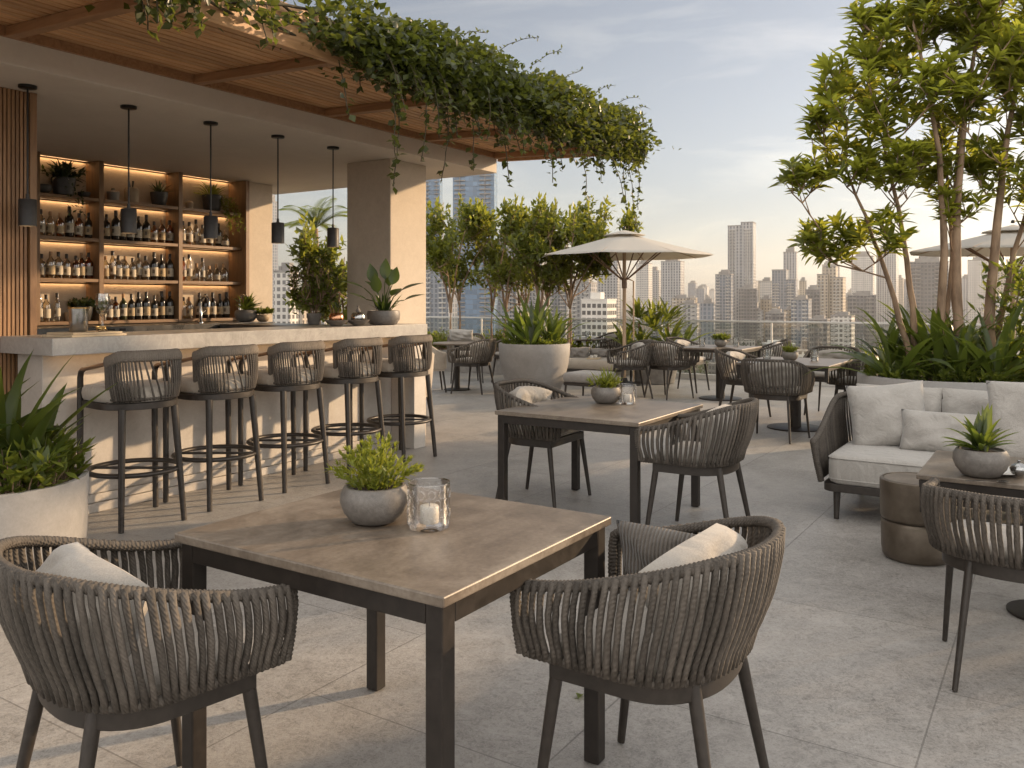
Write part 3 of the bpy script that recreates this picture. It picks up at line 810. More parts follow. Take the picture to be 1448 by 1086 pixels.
# upholstered tub chairs by the pillar
def tub(loc, rz, label, first=[None]):
    if first[0] is None:
        t = thing('tub_chair', label, 'chair', loc, rz, 'sand upholstered tub chairs'); first[0] = t
        N = 60; a = upath(.28, .2, -.02, .25, N); b = upath(.25, .2, -.02, .21, N)
        vs = []; fs = []
        for i in range(N):
            k = abs(2*i/(N-1)-1); zt = .62+.2*sstep((1-k)/.7)
            n_ = Vector((a[i].x, a[i].y+.02, 0)).normalized()
            for (p, off, z) in ((b[i],0,.36),(b[i].lerp(a[i],.5),.0,.55),(a[i],0,zt-.02),(a[i],-.02,zt),(a[i],-.045,zt-.01),(b[i].lerp(a[i],.5),-.05,.55),(b[i],-.05,.37)):
                q = p+n_*off; vs.append((q.x, q.y, z))
        for i in range(N-1):
            for j in range(6): fs.append((i*7+j, (i+1)*7+j, (i+1)*7+j+1, i*7+j+1))
        fs.append(tuple(range(7))); fs.append(tuple((N-1)*7+k for k in range(6,-1,-1)))
        MB().add(vs, fs).build('shell', M['upholstery'], t, 60)
        MB().loft([(q.x*.97,q.y*.97) for q in b[::2]], [(1,.33),(1,.36),(.97,.44),(.9,.46)], .005).build('seat', M['upholstery'], t, 60)
        for (x, y) in ((-.2,.17),(.2,.17),(-.17,-.17),(.17,-.17)):
            MB().tube([(x*.9,y*.9,.335),(x*1.1,y*1.15,.003)], [.017,.012], 8).build('leg', M['leg'], t, 60)
    else: dup(first[0], loc, rz, label)
tub(Vector((4.62, 1.06, 0)), radians(-90+155), 'sand upholstered tub chair peeking out behind the bar end and last bar stool')
tub(cw(-1.24, 13.05), face(.9, .2), 'sand upholstered tub chair left of the small round table past the bar')

# lounge corner by the umbrella
t = thing('ottoman', 'low grey cushioned ottoman beside the big round planter', 'ottoman', cw(1.10, 12.0), face(-.84,.54))
MB().loft(rrect(.62,.58,.08), [(.94,.26),(.99,.275),(1.005,.32),(.99,.36),(.93,.385),(.7,.395)], .004).build('cushion', M['grey'], t, 180)
MB().loft(rrect(.60,.56,.06), [(1,.215),(1,.255)]).build('frame', M['leg'], t, 40)
for (x, y) in ((-.26,.24),(.26,.24),(-.26,-.24),(.26,-.24)):
    MB().tube([(x,y,.22),(x*1.06,y*1.06,.003)], [.017,.012], 8).build('leg', M['leg'], t, 60)
t = thing('lounge_bench', 'sand upholstered lounge bench on dark metal legs in front of the umbrella', 'bench', cw(1.42, 14.3), 0)
MB().loft(rrect(.95,1.05,.06), [(.96,.27),(1,.285),(1.003,.36),(1,.40),(.96,.42),(.8,.425)], .003).build('cushion', M['upholstery'], t, 60)
MB().loft(rrect(.9,1.0,.04), [(1,.225),(1,.268)]).build('frame', M['leg'], t, 40)
for (x, y) in ((-.4,.45),(.4,.45),(-.4,-.45),(.4,-.45)):
    MB().tube([(x,y,.23),(x,y,.003)], .018, 8).build('leg', M['leg'], t, 60)
throw_pillow('grey throw pillow lying at the left on the lounge bench', tuple(cw(1.15, 14.45, .49)), (radians(60),0,face(.2,-1)), .36,.26,.12, M['grey'], 21)
throw_pillow('slate throw pillow lying behind the books on the lounge bench', tuple(cw(1.5, 14.5, .48)), (radians(50),0,face(-.1,-1)), .36,.24,.12, M['grey'], 22)
throw_pillow('small bolster shaped cream pillow on the chair behind the small round table', tuple(cw(-.87, 14.52, .80)), (radians(70),0,face(0,-1)), .42,.22,.13, M['pale'], 23)

# ------------------------------------------------------------------ bar stools (face the bar, local +Y)
def make_stool(loc, rz, label, first=[None]):
    if first[0] is not None: return dup(first[0], loc, rz, label)
    t = thing('bar_stool', label, 'stool', loc, rz, 'rope backed bar stools along the bar'); first[0] = t
    ol = []
    for i in range(25):
        a = pi + pi*i/24; ol.append((.225*math.copysign(abs(cos(a))**.85, cos(a)), -.03+.205*sin(a)))
    ol += [(.225,.1),(.222,.165),(.205,.19),(.17,.2),(-.17,.2),(-.205,.19),(-.222,.165),(-.225,.1)]
    MB().loft(ol, [(1,.735),(1,.775),(.95,.777)]).build('seat_frame', M['leg'], t, 40, bevel=.003)
    MB().loft(ol, [(.93,.779),(.98,.79),(1.0,.825),(.985,.855),(.94,.872),(.7,.880)], .003).build('seat_cushion', M['cushion'], t, 180)
    for sx in (-1, 1):
        # front leg carries on up to the arm
        MB().tube([(sx*.222,.185,.003),(sx*.218,.19,.735),(sx*.218,.19,.92),(sx*.218,.178,.955),(sx*.218,.15,.972)], [.0165,.0185,.017,.0165,.0165], 10).build('front_leg', M['leg'], t, 60)
        MB().tube([(sx*.15,-.185,.74),(sx*.18,-.24,.003)], [.021,.0155], 10).build('rear_leg', M['leg'], t, 60)
        MB().tube([(sx*.218,.155,.972),(sx*.212,.03,.995),(sx*.200,-.095,1.02)], [.0155,.0175,.0165], 10, sq=(1.2,.8)).build('armrest', M['armwood'], t, 60)
        MB().tube([(sx*.182,-.105,.777),(sx*.19,-.107,.90),(sx*.197,-.11,1.035)], [.0185,.0185,.017], 10).build('back_post', M['rope'], t, 60)
    # curved back rail wrapped in rope, thick and slightly flattened
    arc = []
    for i in range(61):
        a = pi + pi*i/60
        arc.append(Vector((.20*math.copysign(abs(cos(a))**.6, cos(a)), -.105+.14*sin(a), 1.03+.038*sstep(min(i,60-i)/16))))
    p, rr = ridged(arc, .021, .003, .05, .013)
    MB().tube(p, rr, 10, sq=(.8,1.75)).build('back_rail', M['ropelight'], t, 180)
    low = [Vector((q.x*.93, -.105+(q.y+.105)*.85, .80)) for q in arc]
    p, rr = ridged(low, .012, .0035, .08, .016); MB().tube(p, rr, 8).build('rope_binding', M['rope'], t, 180)
    m = MB(); rj = random.Random(5); n = 28
    for k in range(n):
        f = 3+(k+.5)/n*54; a = arc[int(f)]; f2 = min(59, max(1, f + 3.2)); b = low[int(f2)]
        a = a.lerp(arc[int(f)+1], f % 1); b = b.lerp(low[int(f2)+1], f2 % 1)
        out = Vector((a.x*.6, a.y+.07, 0)).normalized()
        m.tube([a+Vector((0,0,.0))+out*.006, a.lerp(b,.35)+out*.016, a.lerp(b,.7)+out*.02, b+out*.012, b-Vector((0,0,.012))], .0062*rj.uniform(.85,1.1), 6)
    m.build('rope_weave', M['rope'], t, 180)
    ring = [(.243*cos(2*pi*k/48), -.015+.245*sin(2*pi*k/48), .335) for k in range(48)]
    MB().tube(ring, .0155, 8, closed=True, sq=(1.15,1.0)).build('foot_ring', M['leg'], t, 60)
    MB().tube([(-.15,.165,.335),(.15,-.19,.335)], .009, 8).build('brace', M['leg'], t, 60)
    t.scale = (1.12, 1.12, 1)
    return t
# cam-space line of the stools
s0 = Vector((.47, -.10, 0))
for i, (dt, l) in enumerate(zip((0, .622, 1.267, 1.93, 2.60), (
     'rope backed bar stool nearest the camera, left end of the row at the bar',
     'rope backed bar stool second from the near end of the bar row',
     'rope backed bar stool in the middle of the five along the bar',
     'rope backed bar stool second from the pillar end of the bar row',
     'rope backed bar stool at the far pillar end of the bar row'))):
    make_stool(s0 + Vector((dt*1.0, 0, 0)), radians((-8, -6, -5, -4, -4)[i]), l)

# ------------------------------------------------------------------ sofa and its side of the terrace
SC = cw(2.0, 5.48)                           # front left corner, runs towards -y
t = thing('rope_sofa', 'deep rope sided lounge sofa with pale cushions in front of the tree planter', 'sofa', (SC.x, SC.y, 0), 0)
W, D = 2.7, .92
m = MB(); m.loft(rrect(D, W, .07, 5, D/2, -W/2), [(1,.185),(1,.235)], 0, (D/2, -W/2)); m.build('base_frame', M['leg'], t, 40, bevel=.004)
for (x, y) in ((.07,-.08),(D-.07,-.08),(.07,-W+.08),(D-.07,-W+.08),(.07,-W/2)):
    MB().tube([(x,y,.19),(x-.02 if x<.3 else x+.02,y,.003)], [.024,.016], 10).build('leg', M['leg'], t, 60)
# side and back: one wrap of rope from the front of the left arm round the back
wrap = []; 
def sofa_top(y_side):                       # arm rises to the back
    pts = []
    for k in range(13):
        u_ = k/12; pts.append(Vector((-.02+(D-.06)*u_, y_side, .50+.22*sstep(u_*1.15))))
    return pts
topl = sofa_top(.05); topr = [Vector((p.x, -W-.05, p.z)) for p in topl]
top = topl + [Vector((D+.03, 0, .725)), Vector((D+.055,-.06,.73))] + [Vector((D+.06, -W*k/20, .735)) for k in range(2,19)] + [Vector((D+.055,-W+.06,.73)), Vector((D+.03,-W,.725))] + topr[::-1]
bot = [Vector((.03+(p.x+.02)*.92, p.y*.35 if p.y>0 else -W-(abs(p.y)-W)*.35, .245)) if (p.x < D-.02) else Vector((D-.02, max(-W, min(0, p.y)), .245)) for p in top]
front_l = [Vector((.035, .012, .24)), Vector((.0,.03,.36))]; front_r = [Vector((.0,-W-.03,.36)), Vector((.035,-W-.012,.24))]
p, rr = ridged(front_l+top+front_r, .020, .004, .06, .014); MB().tube(p, rr, 8).build('arm_rail', M['rope'], t, 180)
m = MB(); ts = resample(top, 190); bs = resample(bot, 190); rj = random.Random(9)
for a, b in zip(ts[1:-1], bs[1:-1]):
    c = a.lerp(b, .5); o_ = Vector((c.x-D*.5, c.y+W/2, 0)).normalized()*.012
    m.tube([a, a.lerp(b,.3)+o_, a.lerp(b,.7)+o_, b], .0082*rj.uniform(.85,1.1), 6)
m.build('rope_weave', M['rope'], t, 180)
for k in range(2):
    ya, yb = -.03-k*(W-.06)/2, -.03-(k+1)*(W-.06)/2
    m = MB(); c = (D/2-.06, (ya+yb)/2)
    m.loft(rrect(D-.10, abs(yb-ya)-.004, .07, 5, c[0], c[1]), [(.965,.238),(.992,.25),(1.0,.275),(1.0,.38),(.99,.405),(.965,.418),(.8,.424)], .004, c)
    sc_ = m.build('seat_cushion', M['pale'], t, 180)
    ol = rrect(D-.10, abs(yb-ya)-.004, .07, 5, c[0], c[1])
    for zz in (.268, .402): MB().tube([(c[0]+(x-c[0])*.997, c[1]+(y-c[1])*.997, zz) for x, y in ol], .0045, 6, closed=True).build('piping', M['pale'], sc_, 180)
for k in range(4):
    o = pillow_mb(.56, .42, .16, 30+k, sharp=.02).build('back_cushion', M['pale'], t, 180)
    o.location = (D-.10, -.33-k*.56, .60); o.rotation_euler = (radians(80), 0, radians(-90))
def sofa_pillow(x_, y_, z_, tilt, yaw, roll, w_, h_, th, mat, seed, label):
    o = throw_pillow(label, (SC.x+x_, SC.y+y_, z_), (0,0,0), w_, h_, th, mat, seed)
    o.matrix_world = Matrix.Translation((SC.x+x_, SC.y+y_, z_)) @ Matrix.Rotation(radians(yaw),4,'Z') @ Matrix.Rotation(radians(tilt),4,'X') @ Matrix.Rotation(radians(roll),4,'Z')
sofa_pillow(.60, -.30, .62, 72, -78, 6, .50, .46, .17, M['pale'], 41, 'square pale linen pillow leaning in the left corner of the sofa')
sofa_pillow(.50, -.66, .545, 66, -88, -1, .54, .29, .15, M['pale'], 42, 'small oblong pale pillow in front of the sofa back cushions')
sofa_pillow(.48, -1.20, .66, 68, -94, 4, .60, .54, .17, M['texture'], 43, 'large nubby textured cream pillow at the right side of the sofa')

t = thing('drum_side_table', 'aged bronze drum side table with a waist groove beside the sofa', 'side table', cw(2.22, 4.66), 0)
MB().lathe([(.0,.002),(.155,.002),(.172,.02),(.178,.06),(.18,.195),(.176,.208),(.168,.213)], 48).build('lower_drum', M['bronze'], t, 45)
MB().lathe([(.166,.2135),(.178,.219),(.184,.235),(.186,.40),(.184,.43),(.176,.436),(.168,.436),(.166,.428),(0,.428)], 48).build('upper_drum', M['bronze'], t, 45)
MB().lathe([(0,.4285),(.164,.4285),(.164,.433),(0,.433)], 48).build('inset_top', M['tabletop'], t, 45)

TC = cw(1.80, 3.78)
pedestal_table('low dark topped table carrying the dark bowl and cutlery before the sofa', (TC.x+.36, TC.y-.5, 0), 0, .72, 1.0, .64, .17)
make_chair('right', cw(1.93, 3.17), face(.50, .85), 'large rope armchair cut by the right edge of the picture, seen from behind', G_CH, nrope=62, back=.72, arm=.66, deep=1.0, wide=1.1, cushback=False)
# ------------------------------------------------------------------ plants
def rv(r, s=1.0):
    while True:
        v = Vector((r.uniform(-1,1), r.uniform(-1,1), r.uniform(-1,1)))
        if .05 < v.length < 1: return v*s
def fan(m, p, r, n, L, W, el=(.3,1.4), curl=(.4,1.1), seg=7, spread=.05, fold=.3, h0=0):
    for k in range(n):
        az = 2*pi*k/n*2.4 + r.uniform(-.4,.4); e = r.uniform(*el)
        q = Vector(p) + Vector((cos(az), sin(az), 0))*r.uniform(0, spread) + Vector((0,0,r.uniform(0,h0)))
        m.strap(q, az, L*r.uniform(.65,1.1), W*r.uniform(.75,1.15), e, r.uniform(*curl), seg, fold, r.uniform(.3,.5), r.uniform(-.5,.5))
def shrubby(m, sm, c, r, rad, h, n, L, W, flat=1.0):
    # twiggy low growth: stems with small leaves along them
    for k in range(n):
        a = r.uniform(0, 2*pi); q = sqrt(r.random())*rad
        b = Vector(c) + Vector((cos(a)*q*.5, sin(a)*q*.5, 0))
        tip = Vector(c) + Vector((cos(a)*q*1.1, sin(a)*q*1.1, h*r.uniform(.45,1)*(1-.35*(q/rad)**2)))
        md = b.lerp(tip,.5)+Vector((0,0,h*.12))
        if sm is not None: sm.tube([b, md, tip], [.005,.004,.0015], 4, cap=False)
        for j in range(9):
            t_ = .25+.75*j/8; p = b.lerp(md, t_*2) if t_ < .5 else md.lerp(tip, t_*2-1)
            d = (rv(r)*.9 + Vector((cos(a)*.6, sin(a)*.6, .55))).normalized()
            m.leafs(p, d, Vector((0,0,1))+rv(r,.5), L*r.uniform(.6,1.15), W*r.uniform(.7,1.1))
def pot_round(t, prof, mat, soil_r, soil_z, name='pot', n=40):
    MB().lathe(prof, n).build(name, mat, t, 50)
    r = random.Random(int(soil_r*1000)); m = MB(); m.lathe([(0,soil_z+.012),(soil_r*.6,soil_z+.01),(soil_r,soil_z)][::-1], 24); m.build('soil', M['soil'], t, 180)

# left foreground planter
r = random.Random(31)
t = thing('round_planter', 'round concrete planter cut by the left edge, filled with strappy and bushy plants', 'planter', cw(-2.53, 4.12), 0)
pot_round(t, [(.398,.002),(.408,.012),(.42,.25),(.428,.535),(.424,.545),(.398,.545),(.392,.53),(.385,.47),(0,.47)], M['concrete'], .388, .475)
m = MB()
for (x, y, n, L_) in ((.02,.0,15,.78),(-.16,.1,12,.75),(.06,-.16,8,.6)): fan(m, (x,y,.47), r, n, L_, .10, (.75,1.45), (.25,.8), 8, .05)
m.build('strap_leaves', M['lf_strap'], t, 180)
m = MB(); s = MB()
for (x, y) in ((.22,-.12),(.1,-.26),(.25,.08),(-.05,-.3),(.05,.22),(-.25,-.15)): shrubby(m, s, (x,y,.47), r, .17, .30, 20, .10, .042)
m.build('bushy_leaves', M['lf_bush'], t, 180); s.build('stems', M['bark'], t, 180)
m = MB()
for k in range(9):
    a = r.uniform(-2.2,.8); m.leaf(Vector((.14*cos(a),.14*sin(a),.72+r.uniform(-.1,.1))), Vector((cos(a),sin(a),.35)), Vector((0,0,1)), .19, .12)
m.build('broad_leaves', M['lf_broad'], t, 180)

# big round planter in the middle distance
t = thing('round_planter', 'big pale round tapering planter of strappy plants standing free mid terrace', 'planter', cw(.33, 12.55), 0)
pot_round(t, [(.30,.002),(.34,.01),(.39,.10),(.45,.26),(.50,.45),(.525,.62),(.53,.76),(.522,.772),(.49,.772),(.482,.75),(.475,.70),(0,.70)], M['concrete'], .478, .705)
m = MB()
for (x, y, n, L_) in ((0,0,18,.95),(.25,.1,15,.84),(-.24,-.1,15,.86),(.05,-.26,14,.72),(-.05,.25,14,.84),(.3,-.18,11,.66)): fan(m, (x,y,.70), r, n, L_, .085, (.5,1.45), (.3,1.0), 7, .05)
m.build('strap_leaves', M['lf_strap'], t, 180)
m = MB(); s = MB()
for k in range(16):
    a = 2*pi*k/16; shrubby(m, s, (.34*cos(a),.34*sin(a),.70), r, .14, .17, 8, .07, .03)
m.build('low_leaves', M['lf_bush'], t, 180)

# planter with palm-like plants behind the umbrella
t = thing('round_planter', 'grey round planter of bushy dark green palm like plants right of the umbrella pole', 'planter', cw(2.42, 14.4), 0)
pot_round(t, [(.30,.002),(.33,.01),(.40,.35),(.43,.66),(.42,.68),(.39,.68),(.385,.62),(0,.62)], M['greypot'], .38, .62)
m = MB()
for (x, y, z, n, L_) in ((-.08,.22,.62,16,.60),(.16,-.2,.62,16,.55),(0,0,.92,18,.54),(-.14,.24,1.10,16,.46),(.14,-.18,1.08,16,.46),(.3,-.4,.62,10,.55),(-.3,.4,.62,10,.5)): fan(m, (x,y,z), r, n, L_, .09, (.15,1.35), (.3,1.0), 6, .03)
for k in range(150):
    q = rv(r); p = Vector((q.x*.5, q.y*.5, .93+q.z*.33)); m.leaf(p, (q+Vector((0,0,.4))), Vector((0,0,1)), .23, .05)
m.build('fronds', M['lf_bush'], t, 180)
s = MB(); s.tube([(-.08,.2,.62),(-.12,.24,1.02)], .02, 8).tube([(.14,-.2,.62),(.14,-.18,1.0)], .02, 8); s.build('stems', M['bark'], t, 60)

# ---- trees
def curve(a, b, bend, n=7):
    a, b = Vector(a), Vector(b); out = []
    for i in range(n):
        u_ = i/(n-1); out.append(a.lerp(b, u_) + Vector(bend)*(4*u_*(1-u_)))
    return out
def whorl(m, p, ax, r, n, L, W):
    ax = ax.normalized(); s1 = ax.cross(Vector((.3,.2,1))).normalized() if abs(ax.z) < .95 else Vector((1,0,0)); s2 = ax.cross(s1)
    a0 = r.uniform(0, 6.3)
    for k in range(n):
        a = a0 + 2*pi*k/n + r.uniform(-.2,.2); k_ = r.uniform(.15,.95)
        d = (ax*k_ + (s1*cos(a)+s2*sin(a))*1.0)
        m.leaf(p + ax*r.uniform(-.035,.03), d, ax, L*r.uniform(.65,1.1), W*r.uniform(.8,1.1), .3, r.uniform(0,.22))
def grow(sm, lm, stems, targets, r, leaffn, zmin=-9):
    pts = [(p, i, j) for i, st in enumerate(stems) for j, p in enumerate(st[0]) if j >= len(st[0])*.35 and p.z > zmin]
    joints = list(pts)
    for c in sorted(targets, key=lambda q: q.z):
        best = None; bd = 1e9
        for (p, i, j) in joints:
            dz = c.z - p.z
            if dz < .12: continue
            d_ = (c-p).length + max(0, .6*((c-p).xy.length - dz))
            if d_ < bd: bd, best = d_, p
        if best is None: best = min(joints, key=lambda q: (q[0]-c).length)[0]
        L_ = (c-best).length
        md = best.lerp(c, .5) + Vector((0,0,-.06*L_)) + rv(r, .05*L_)
        sm.tube([best, md, c], [min(.016,.0055+.008*L_), .0045+.004*L_, .003], 5, cap=False)
        if L_ > .22: joints.append((md, 0, 0))
        joints.append((c, 0, 0))
        leaffn(c, (c-md).normalized(), r)

# big multi stemmed tree in the round planter
PT = cw(3.98, 7.75)
t = thing('round_planter', 'wide pale concrete planter of strappy plants behind the sofa', 'planter', PT, 0)
pot_round(t, [(.70,.002),(.73,.015),(.755,.3),(.77,.715),(.765,.728),(.725,.728),(.715,.71),(.71,.66),(0,.66)], M['concrete_pale'], .71, .665, n=64)
r = random.Random(77); m = MB()
for k in range(13):
    a = 2*pi*k/13 + r.uniform(-.15,.15); q = r.uniform(.30,.58)
    fan(m, (q*cos(a), q*sin(a), .66), r, 17, r.uniform(.56,.82), .072, (.3,1.4), (.45,1.35), 7, .05, h0=.12)
for k in range(3): fan(m, (r.uniform(-.25,.25), r.uniform(-.25,.25), .72), r, 14, .8, .10, (.7,1.4), (.3,.8), 7, .05)
m.build('strap_leaves', M['lf_strap'], t, 180)
m = MB()
for k in range(30):
    a = 2*pi*k/30; shrubby(m, None, (.58*cos(a),.58*sin(a),.66), r, .16, .18, 7, .085, .034)
m.build('low_leaves', M['lf_bush'], t, 180)

t = thing('multi_stem_tree', 'tall multi stemmed tree with whorled leaves growing from the wide planter', 'tree', (PT.x, PT.y, .66), 0)
r = random.Random(5); stems = []
# (right, ahead) offsets from the planter's middle: foot -> top
for (x0, d0, x1, d1, h, rd) in ((-.30,.0,-1.02,-.05,2.75,.026),(-.24,.1,-.62,.15,3.2,.030),(-.16,-.05,-.36,-.1,3.9,.036),(-.05,.15,-.05,.2,3.3,.022),
                                 (.10,-.05,.24,-.15,4.0,.040),(.20,.1,.34,.3,3.5,.028),(.36,-.02,.72,.0,3.8,.044),(.45,.12,1.15,.1,3.2,.028)):
    f = UR*x0+UF*d0; e = UR*x1+UF*d1; bend = UR*(-.09 if x1 > x0 else .07)*(1+r.random()) + rv(r,.05)
    p = curve((f.x,f.y,-.02), (e.x,e.y,h-.66+.0), bend, 12)
    p = [q+rv(r,.012) if 0 < i < 11 else q for i, q in enumerate(p)]
    stems.append((p, rd))
sm = MB()
for p, rd in stems: sm.tube(p, [rd*(1.25-.95*i/11) for i in range(12)], 10)
targets = []
def blob(cx, cd, cz, rx, rd_, rz, n):
    for _ in range(int(n*1.5)):
        q = rv(r); q = q*(q.length**-.4 if q.length > 0 else 1)
        v = UR*(cx+q.x*rx) + UF*(cd+q.y*rd_); targets.append(Vector((v.x, v.y, cz+q.z*rz-.66)))
# clumps of the crown (right, ahead, height)
for b in ((-1.32,0,2.55,.22,.22,.16,9),(-.98,.0,2.62,.30,.3,.2,12),(-1.05,.1,1.98,.26,.25,.2,14),(-.70,-.1,2.02,.24,.3,.17,10),(-.92,.0,3.02,.36,.35,.22,18),(-.72,.1,3.45,.38,.4,.28,26),
          (-.55,-.1,2.62,.30,.35,.22,16),(-.45,.1,3.95,.42,.45,.35,36),(-.2,-.2,3.25,.38,.4,.3,26),(-.15,.1,2.6,.26,.3,.22,10),(.02,.0,4.2,.5,.5,.4,42),(.25,-.2,3.55,.42,.5,.35,34),
          (.25,.2,2.85,.34,.4,.26,18),(.55,.0,4.2,.5,.5,.45,40),(.75,-.1,3.35,.45,.5,.4,36),(.62,.0,2.55,.32,.4,.25,14),(.02,-.1,2.25,.2,.25,.13,6),(1.1,.1,3.9,.5,.5,.5,32),(1.15,.0,2.95,.45,.5,.35,26),(.95,.0,2.3,.25,.3,.2,9),(1.5,.0,3.4,.35,.4,.4,18)):
    blob(*b)
lm = MB()
def lf(c, ax, r):
    whorl(lm, c, ax*.6+Vector((0,0,.55))+rv(r,.35), r, 10, .185, .050)
    if r.random() < .75:
        whorl(lm, c - ax*r.uniform(.05,.11), ax*.4+Vector((0,0,.4))+rv(r,.6), r, 8, .165, .047)
grow(sm, lm, stems, targets, r, lf)
sm.build('trunk', M['bark'], t, 180); lm.build('crown', M['lf_tree'], t, 180)

# row of small multi stemmed trees by the balustrade
def small_tree(X, d, h, label, seed, wid=.75, low=.45, n=125, nst=2, L_=.135):
    r = random.Random(seed); c = cw(X, d)
    t = thing('small_tree', label, 'tree', (c.x, c.y, 0), 0, 'small multi stemmed trees along the balustrade')
    stems = []
    for k in range(nst):
        a = 2*pi*k/nst+r.uniform(-.5,.5); rd = r.uniform(.024,.034)*min(1, h/2.8)
        f = Vector((.20*wid*cos(a), .20*wid*sin(a), h*r.uniform(.34,.46)))
        p = curve((.06*cos(a),.06*sin(a),.30), f, (r.uniform(-.06,.06), r.uniform(-.06,.06), 0), 10)
        stems.append(([q+rv(r,.008) if 0 < i < 9 else q for i, q in enumerate(p)], rd))
        for j in range(3):
            a2 = a + (j-1)*1.05 + r.uniform(-.3,.3); e = wid*r.uniform(.45,1.0)
            p = curve(f, (e*cos(a2), e*sin(a2), h*r.uniform(.70,.90)), (-.16*e*cos(a2), -.16*e*sin(a2), 0), 10)
            stems.append(([q+rv(r,.014) if i else q for i, q in enumerate(p)], rd*.62))
    sm = MB(); lm = MB()
    for p, rd in stems: sm.tube(p, [rd*(1.3-1.0*i/9) for i in range(10)], 7)
    tg = []
    cl = [(r.uniform(-1.1,1.1)*wid, r.uniform(-1.1,1.1)*wid, h*(low+.1+r.random()*(.86-low)), r.uniform(.18,.34)) for _ in range(17)]
    for _ in range(n):
        x, y, z, s_ = r.choice(cl); q = rv(r); tg.append(Vector((x+q.x*s_, y+q.y*s_, z+q.z*s_*.75)))
    def lf(c, ax, r):
        for j in range(22):
            d_ = rv(r)+Vector((0,0,.35)); p = c + rv(r, .14) - ax*r.uniform(0,.1)
            lm.leafs(p, d_, Vector((0,0,1))+rv(r,.6), L_*r.uniform(.6,1.15), L_*.48*r.uniform(.8,1.2))
        # pale shoot reaching up
        if r.random() < .25:
            for j in range(8): lm.leafs(c+Vector((0,0,.03*j)), rv(r)*.6+Vector((0,0,.8)), Vector((1,0,0)), L_*.8, L_*.32)
    grow(sm, lm, stems, tg, r, lf, h*.33)
    sm.build('trunk', M['bark'], t, 180); lm.build('crown', M['lf_small'], t, 180)
    return t
# tall shrubs in a trough at the right of the sofa, outside the picture: added to shade the near right of the terrace
r = random.Random(64); c_ = cw(5.55, 5.75)
t = thing('added_shade_shrubs', 'long trough of tall leafy shrubs added out of view to shade the terrace', 'planter', (c_.x, c_.y, 0), atan2(SD.y, SD.x))
MB().loft(rrect(.55, 4.6, .03), [(1,.003),(1,.5),(.93,.5),(.93,.46)]).build('trough', M['greypot'], t, 40)
lm = MB(); sm = MB()
for k in range(26):
    y = -2.2+4.4*k/25+r.uniform(-.08,.08); x = r.uniform(-.15,.15); h = r.uniform(1.35,1.80)
    sm.tube([(x,y,.46),(x+r.uniform(-.08,.08),y+r.uniform(-.08,.08),h*.7),(x+r.uniform(-.15,.15),y+r.uniform(-.15,.15),h)], [.014,.010,.004], 6)
    for j in range(420):
        z = r.uniform(.55,h+.1); s_ = .33*(1-.35*max(0,(z-h*.6)/h)); q = rv(r)
        lm.leafs(Vector((x+q.x*s_, y+q.y*s_, z)), rv(r)+Vector((0,0,.3)), Vector((0,0,1))+rv(r,.6), r.uniform(.08,.15), r.uniform(.035,.06))
lm.build('leaves', M['lf_bush'], t, 180); sm.build('stems', M['bark'], t, 180)
small_tree(-1.05, 15.6, 3.05, 'small bright green tree just right of the plaster pillar', 101, .78)
small_tree(-.25, 16.1, 3.25, 'small bright green tree before the blue glass tower, second from the pillar', 102, .85)
small_tree(.62, 15.0, 3.05, 'small bright green tree directly behind the big round planter', 103, .75)
small_tree(1.02, 14.9, 3.35, 'small bright green tree touching the left edge of the cream umbrella', 104, .85, n=140)
small_tree(.25, 16.6, 2.95, 'small bright green tree deepest in the row between pillar and umbrella', 105, .8)

# planting troughs with low bushes at the foot of the trees
def trough(loc, w_, d_, label, seed, n=26, h=.34, pot=True):
    r = random.Random(seed)
    t = thing('planting_trough', label, 'planter', loc, 0)
    m = MB(); m.loft(rrect(d_, w_, .03), [(1,.003),(1,.42),(.93,.42),(.93,.38)]); m.build('trough', M['greypot'], t, 40)
    m = MB(); s = MB()
    for k in range(n): shrubby(m, s, (r.uniform(-.45,.45)*d_, r.uniform(-.46,.46)*w_, .38), r, .24, h*r.uniform(.7,1.25), 16, .085, .036)
    m.build('leaves', M['lf_bush'], t, 180); s.build('stems', M['bark'], t, 180)
c_ = cw(-.75, 16.2)
trough((EDGE-.75, c_.y+.25, 0), 2.3, .8, 'long trough of low bushes under the small trees right of the pillar', 51, 34, .42)
c_ = cw(.75, 15.3)
trough((c_.x-.0, c_.y, 0), 1.2, .5, 'trough of low bushes between the big round planter and umbrella', 52, 22, .36)
c_ = cw(4.75, 9.9)
trough((c_.x, c_.y, 0), .9, .5, 'trough of loose leafy shrubs beside the shaded rope chair and tree planter', 53, 22, .5)

